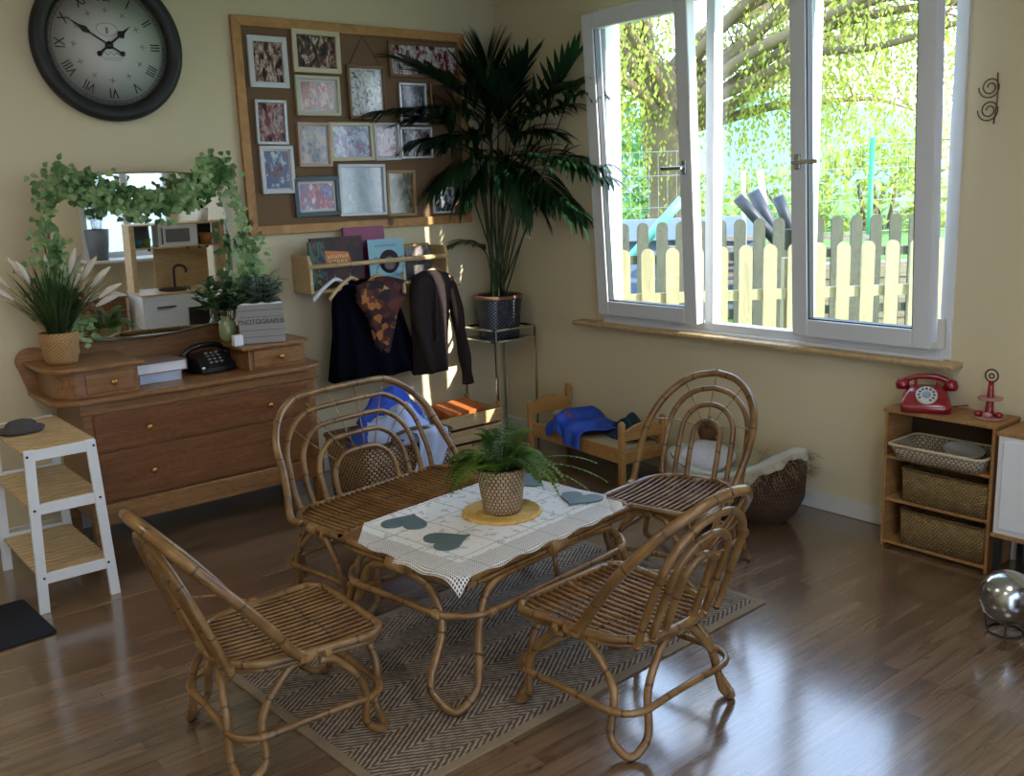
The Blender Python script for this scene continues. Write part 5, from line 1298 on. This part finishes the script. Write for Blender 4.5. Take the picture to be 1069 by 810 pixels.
for x, c, lb, s in ((-.93, '2f6a8a', 'small blue toy cup on the toy kitchen shelf', .045), (-.85, '6a7a30', 'small green toy pot on the toy kitchen shelf', .05), (-.24, 'b0703c', 'copper toy pan in the right compartment of the toy kitchen', .065)):
    m = MB(); pot_on(m, s*.8, s, s*1.7); o = m.build('toy_pot', plain('toy_'+c, c, .4), loc=(x, KY0+.12, .943)); tag(o, lb, 'toy pot', 'toy pots in the toy kitchen')
wpot = thing('small_plant', 'white pot with a dark spiky plant on top of the toy kitchen', 'plant', (-.26, KY0+.11, 1.168))
m = MB(); pot_on(m, .05, .065, .13); m.build('pot', M['white'], wpot)
random.seed(5); m = MB()
for k in range(14): a = k*2.4; m.blade((0, 0, .11), (math.cos(a)*.8, math.sin(a)*.8, .8), .15, .03, .5, .3, 4)
m.build('foliage', plain('dark_leaf', '15201a', .4), wpot)
gpl = thing('arching_plant', 'bushy green plant in a tall grey pot on the window sill behind the camera', 'plant', (-.94, YS+.145, GZ0))
m = MB(); pot_on(m, .095, .125, .32); m.build('pot', plain('grey_pot', '6c747e', .5), gpl)
leaf_clump('foliage', M['fern'], gpl, (0, .02, .30), .17, .58, 24, 14, .09, .034, 8, wide=.7)
bc = thing('wooden_cabinet', 'low dark wooden cabinet to the side of the toy kitchen, seen in the mirror', 'cabinet', (-1.45, -5.0, 0))
m = MB(); m.span((-1.75, -5.2, 0), (-1.10, -4.8, .48)); part(m, 'body', M['dresser_dark'], bc, bevel=.005)
m = MB(); m.span((-1.78, -5.22, .48), (-1.08, -4.78, .50)); part(m, 'top', M['dresser'], bc, bevel=.004)
for x in (-1.72, -1.42): 
    m = MB(); m.span((x, -4.80, .05), (x+.28, -4.788, .44)); part(m, 'door', M['dresser_dark'], bc, bevel=.003)

# ------------------------------------------------------------------ outside
GZ = .12
def grassmat():
    t = NT('lawn'); n = t.noise(t.t.outputs['Object'], .9, 5, .7); n2 = t.noise(t.t.outputs['Object'], 40, 3)
    t.color(t.ramp(t.math('ADD', t.math('MULTIPLY', n, .6), t.math('MULTIPLY', n2, .4)), [(.3, '3c6a1c'), (.6, '5f8a2c'), (.8, '7c9a44')])); return t.set(.95)
M['lawn'] = grassmat()
m = MB(); m.span((T+.02, -30, GZ-.05), (90, 70, GZ)); o = struct(m.build('ground', M['lawn']))
m = MB(); m.span((-12, -30, -.35), (T+.02, YS-T-.02, -.05)); o = struct(m.build('paved_ground', plain('paving', 'a8a49a', .9)))
# wall added behind the room to block sun through the rear glazing
m = MB(); m.span((-8, -9.7, -.05), (1.3, -9.5, 3.85)); o = m.build('sun_block_wall', plain('white_render', 'e2e4e6', .8, var=.03)); struct(o)

yv = Vector((math.sin(yaw), math.cos(yaw), 0)); rv = Vector((math.cos(yaw), -math.sin(yaw), 0))
C0 = Vector((CAM.x, CAM.y, 0))
def outp(px, D, z=0):
    """ground point under image column PX at forward distance D"""
    d = ray(px, 250); h = Vector((d.x, d.y, 0)); p = C0+h*(D/h.dot(yv)); p.z = z; return p
def fence(label, D, px0, px1, spacing, ztop, w, rail_z, mt, D1=None):
    a = outp(px0, D); b = outp(px1, D1 or D); L = (b-a).length; dirv = (b-a).normalized(); ang = math.atan2(dirv.y, dirv.x)
    t = thing('picket_fence', label, 'fence', (a.x, a.y, GZ), ang)
    n = int(L/spacing); cnt = 0
    for k in range(n):
        x = k*spacing; h = ztop-GZ
        P = [(-w/2, .05), (w/2, .05), (w/2, h-w/2)]+[(w/2*math.cos(q), h-w/2+w/2*math.sin(q)) for q in [math.pi*i/8 for i in range(1, 8)]]+[(-w/2, h-w/2)]
        m = MB(); m.prism(P, -.01, .01, (x, 0, 0), 'xz'); m.build('picket', mt, t)
    for z in rail_z:
        m = MB(); m.box((L/2, .03, z-GZ), (L, .035, .07)); m.build('rail', mt, t)
    for x in (L*.02, L*.5, L*.98):
        m = MB(); m.box((x, .085, (ztop-GZ)/2-.05), (.08, .08, ztop-GZ-.1)); m.build('post', mt, t)
M['picket'] = wood('weathered_picket', '8e8668', 'aca482', .8, 2, .5)
M['picketgrey'] = wood('grey_green_picket', '45453a', '5a5a4a', .85, 2, .5)
fence('front pale picket fence just outside the window', 6.45, 625, 1030, .163, 1.215, .088, (.88, .45), M['picket'])
fence('rear grey-green taller picket fence behind the pale one', 8.0, 610, 1040, .160, 1.325, .095, (1.02, .55), M['picketgrey'])

# willow tree
random.seed(31)
wt = thing('willow_tree', 'large weeping willow with yellow-green spring foliage beyond the fences', 'tree', tuple(outp(700, 19, GZ)))
wl_ = wt.location.copy()
M['bark'] = plain('willow_bark', '6a5c42', .9, var=.35, scale=4, bump=.5)
m = MB(); m.tube([(0, 0, 0), (.1, 0, 1.2), (-.1, .1, 2.4), (.1, .1, 3.6)], lambda t: .55-.2*t, 12); m.build('trunk', M['bark'], wt)
bark2 = M['bark']; tips = []
nb = 22
for i in range(nb):
    a = random.uniform(-.9, .9)+(0 if i % 3 else math.pi); lat = rv*math.cos(a)+yv*math.sin(a)
    L = random.uniform(3.5, 9.0) if math.cos(a) > 0 else random.uniform(2, 4); z0 = random.uniform(2.2, 3.6); rise = random.uniform(.3, 3.2)
    P = [Vector((0, 0, z0))]; d = lat.copy(); p = P[0].copy()
    for k in range(1, 6):
        t = k/5; p = Vector((0, 0, z0))+lat*L*t+Vector((random.uniform(-.25, .25), random.uniform(-.25, .25), rise*math.sin(t*2.2)+random.uniform(-.15, .15))); P.append(p)
    pts = catmull(P, 5); m = MB(); m.tube(pts, lambda t: .13-.11*t, 7, raw=True); 
    for k in range(18):
        j = random.randint(6, len(pts)-1); q = pts[j]; e = q+Vector((random.uniform(-1, 1), random.uniform(-1, 1), random.uniform(-.6, .9))); m.tube([q, q.lerp(e, .5)+Vector((0, 0, .15)), e], lambda t: .022-.015*t, 4, n=3); tips += [e, q.lerp(e, .6)]
    tips += pts[5:]
    m.build('branch', bark2, wt)
def willowleaf():
    t = NT('willow_leaf'); n = t.noise(t.t.outputs['Object'], .45, 3); t.color(t.ramp(n, [(.35, '6e7a2c'), (.5, '98a040'), (.65, 'b0b458')]))
    tl = t.new('ShaderNodeBsdfTranslucent'); tl.inputs[0].default_value = lin('b0b84c'); mx = t.new('ShaderNodeMixShader'); mx.inputs[0].default_value = .45
    t.l.new(t.b.outputs[0], mx.inputs[1]); t.l.new(tl.outputs[0], mx.inputs[2]); t.l.new(mx.outputs[0], t.n['Material Output'].inputs[0]); t.b.inputs['Roughness'].default_value = .8; return t.m
M['willow'] = willowleaf()
verts = []; faces = []
def addleaf(c, s, d):
    i = len(verts); u = Vector((random.uniform(-1, 1), random.uniform(-1, 1), random.uniform(-.3, .3))).normalized()*s*.32
    verts.extend([c-u, c+d*s*.5, c+u, c-d*s*.5]); faces.append((i, i+1, i+2, i+3))
for q in tips:
    for k in range(2):
        st = q+Vector((random.gauss(0, .35), random.gauss(0, .35), random.gauss(0, .2))); L = random.uniform(.8, 2.8) if random.random() < .8 else .4; sw = Vector((random.uniform(-.12, .12), random.uniform(-.12, .12), -1)).normalized()
        n = int(L/.11)
        for j in range(n):
            c = st+sw*(j*.11)+Vector((random.gauss(0, .035), random.gauss(0, .035), 0))
            if c.z > .8 and random.random() < .75: addleaf(c, random.uniform(.06, .125), (sw+Vector((random.uniform(-.5, .5), random.uniform(-.5, .5), 0))).normalized())
me = bpy.data.meshes.new('foliage'); me.from_pydata([tuple(v) for v in verts], [], faces); me.materials.append(M['willow']); o = bpy.data.objects.new('foliage', me); COL.objects.link(o); o.parent = wt; o['kind'] = 'stuff'
print('willow quads', len(faces))
# distant hedges and hills
def blob(name, label, cat, c, rx, ry, rz_, mt, seed, n=900, ls=.35):
    random.seed(seed); m = MB()
    for k in range(n):
        a = random.uniform(0, 6.283); b = math.asin(random.uniform(-.2, 1)); r = random.uniform(.75, 1.05)
        p = Vector((rx*math.cos(a)*math.cos(b)*r, ry*math.sin(a)*math.cos(b)*r, max(0, rz_*math.sin(b)*r)+.1)); m.blade(p, (random.gauss(0, 1), random.gauss(0, 1), random.gauss(0, .7)+.2), ls*random.uniform(.6, 1.2), ls*.6, .3, .2, 2)
    t = thing(name, label, cat, c); m.build('foliage', mt, t); m = MB()
    for k in range(5): m.tube([(random.uniform(-.3, .3)*rx, 0, 0), (random.uniform(-.4, .4)*rx, 0, rz_*.6)], .06, 6, raw=True)
    m.build('trunk', M['bark'], t)
gl1 = leafmat('far_green', '4a844a', '76a868', .8, .3); gl2 = leafmat('far_yellow', '7a9036', 'a0ac50', .8, .3)
blob('leafy_tree', 'blue-green leafy tree left of the willow, seen in the left window pane', 'tree', tuple(outp(625, 27, GZ)), 2.6, 2.0, 6.5, gl1, 1, 2200, .4)
blob('garden_bush', 'yellow-green bush in the field behind the left window pane', 'bush', tuple(outp(690, 34, GZ)), 3.6, 1.6, 2.2, gl2, 2, 900)
blob('garden_bush', 'pale yellow bush in the field behind the right window pane', 'bush', tuple(outp(915, 27, GZ)), 3.4, 1.6, 2.3, gl2, 3, 1100)
blob('garden_bush', 'pale yellow bush in the field behind the middle window pane', 'bush', tuple(outp(800, 40, GZ)), 4.2, 1.6, 1.8, gl2, 4, 800)
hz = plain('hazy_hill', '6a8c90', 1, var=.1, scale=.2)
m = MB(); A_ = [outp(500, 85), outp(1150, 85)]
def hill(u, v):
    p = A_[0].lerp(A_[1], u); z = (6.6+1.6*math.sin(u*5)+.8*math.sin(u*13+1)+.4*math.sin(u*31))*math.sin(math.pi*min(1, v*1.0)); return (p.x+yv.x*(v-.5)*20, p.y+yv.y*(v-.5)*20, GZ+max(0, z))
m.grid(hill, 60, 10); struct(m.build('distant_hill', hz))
# green post and wire fence
gpf = thing('wire_fence', 'thin wire mesh fence with one tall green post beyond the pickets', 'fence', tuple(outp(907, 12.6, GZ)), -yaw)
m = MB(); m.cyl((0, 0, 0), (0, 0, 1.98), .035, seg=10); m.build('post', plain('green_post', '2f8a5c', .5), gpf)
m = MB()
for z in (.4, .8, 1.2, 1.6, 1.9): m.tube([(-4.5, 0, z), (2.5, 0, z)], .004, 4, raw=True)
for k in range(60): m.tube([(-4.5+k*.118, 0, .2), (-4.5+k*.118, 0, 1.9)], .002, 3, raw=True)
m.build('wire_mesh', plain('wire', '8c9490', .5), gpf)
# blue-grey shed roof and the clutter between the fences
p = outp(668, 11.2, GZ); sd_ = thing('low_shed', 'low blue-grey boarded shed behind the left window pane', 'shed', tuple(p), -yaw)
m = MB(); m.box((0, 0, .45), (2.4, 1.0, .9)); m.build('wall', plain('blue_boards', '5c6c84', .8), sd_, bevel=.01)
m = MB(); m.prism([(-.65, .9), (.65, .9), (.65, .98), (-.65, 1.14)], -1.3, 1.3, plane='yz'); m.build('roof', plain('slate_roof', '68788f', .6), sd_, bevel=.01)
random.seed(9)
JUNK = [((770, 206), (786, 224), .05, '20242a', 'dark plastic pipe leaning behind the pickets at the left of the middle pane', 'pipe'), ((786, 200), (800, 226), .06, '2c3038', 'thick black pipe leaning at an angle behind the middle pane', 'pipe'), ((793, 178), (800, 225), .03, 'c8b894', 'slim pale timber post sticking up behind the middle pane', 'post'),
        ((812, 205), (820, 226), .055, '2a2f36', 'dark pipe end rising right of the timber post', 'pipe'), ((776, 178), (777, 226), .02, 'd0d4d0', 'thin whitish stake behind the middle pane', 'stake'), ((712, 208), (698, 224), .05, '6ab0a8', 'turquoise board slanting behind the left pane', 'board')]
for i, (a, b, r, c, lb, nm) in enumerate(JUNK):
    D = 8.7+.22*i; 
    def at(px, py):
        d = ray(px, py); return CAM+d*(D/(Vector((d.x, d.y, 0)).dot(yv)))
    t0, b0 = at(*a), at(*b); k = (GZ-t0.z)/(b0.z-t0.z); bb = t0+(b0-t0)*min(k, 2.5) if abs(b0.x-t0.x) < .3 else b0
    bb = t0+(b0-t0)*min(k, 4); m = MB(); m.tube([t0, b0, bb], r, 10, raw=True); o = m.build('garden_'+nm, plain('junk_%s' % c, c, .5)); tag(o, lb, nm, 'clutter leaning between the fences')
p = outp(812, 10.2, GZ); m = MB()
for k in range(6): m.box((random.uniform(-.6, .6), random.uniform(-.1, .1), .45+k*.09), (1.7, .14, .045), rz=random.uniform(-.04, .04), ry=random.uniform(-.05, .05))
m.box((-.9, 0, .22), (.1, .2, .44)); m.box((.9, 0, .22), (.1, .2, .44))
o = m.build('timber_pile', wood('old_timber', '5a5048', '8c8070', .9, 0, .6), loc=tuple(p)); o.rotation_euler = (0, 0, -yaw); tag(o, 'untidy pile of grey planks on trestles behind the fence', 'timber')
p = outp(905, 9.3, GZ); m = MB(); m.box((0, 0, .35), (1.5, .3, .7)); 
for k in range(5): m.box((0, -.16, .1+k*.13), (1.52, .02, .10))
o = m.build('planter_bed', wood('raised_bed', '6a6052', '94886e', .9, 0, .6), loc=tuple(p)); o.rotation_euler = (0, 0, -yaw); tag(o, 'grey boarded raised bed behind the fence in the right pane', 'planter')
p = outp(990, 34, GZ); hs_ = thing('distant_house', 'small pale house seen through the narrow gap at the right of the window', 'house', tuple(p), -yaw)
m = MB(); m.box((0, 0, 1.3), (3.0, 2.5, 2.6)); m.build('wall', plain('pale_brick', 'b8ac98', .9), hs_)
m = MB(); m.prism([(-1.7, 2.55), (1.7, 2.55), (0, 3.6)], -1.4, 1.4, plane='xz'); m.build('roof', plain('brown_tile', '8a7a6a', .8), hs_)
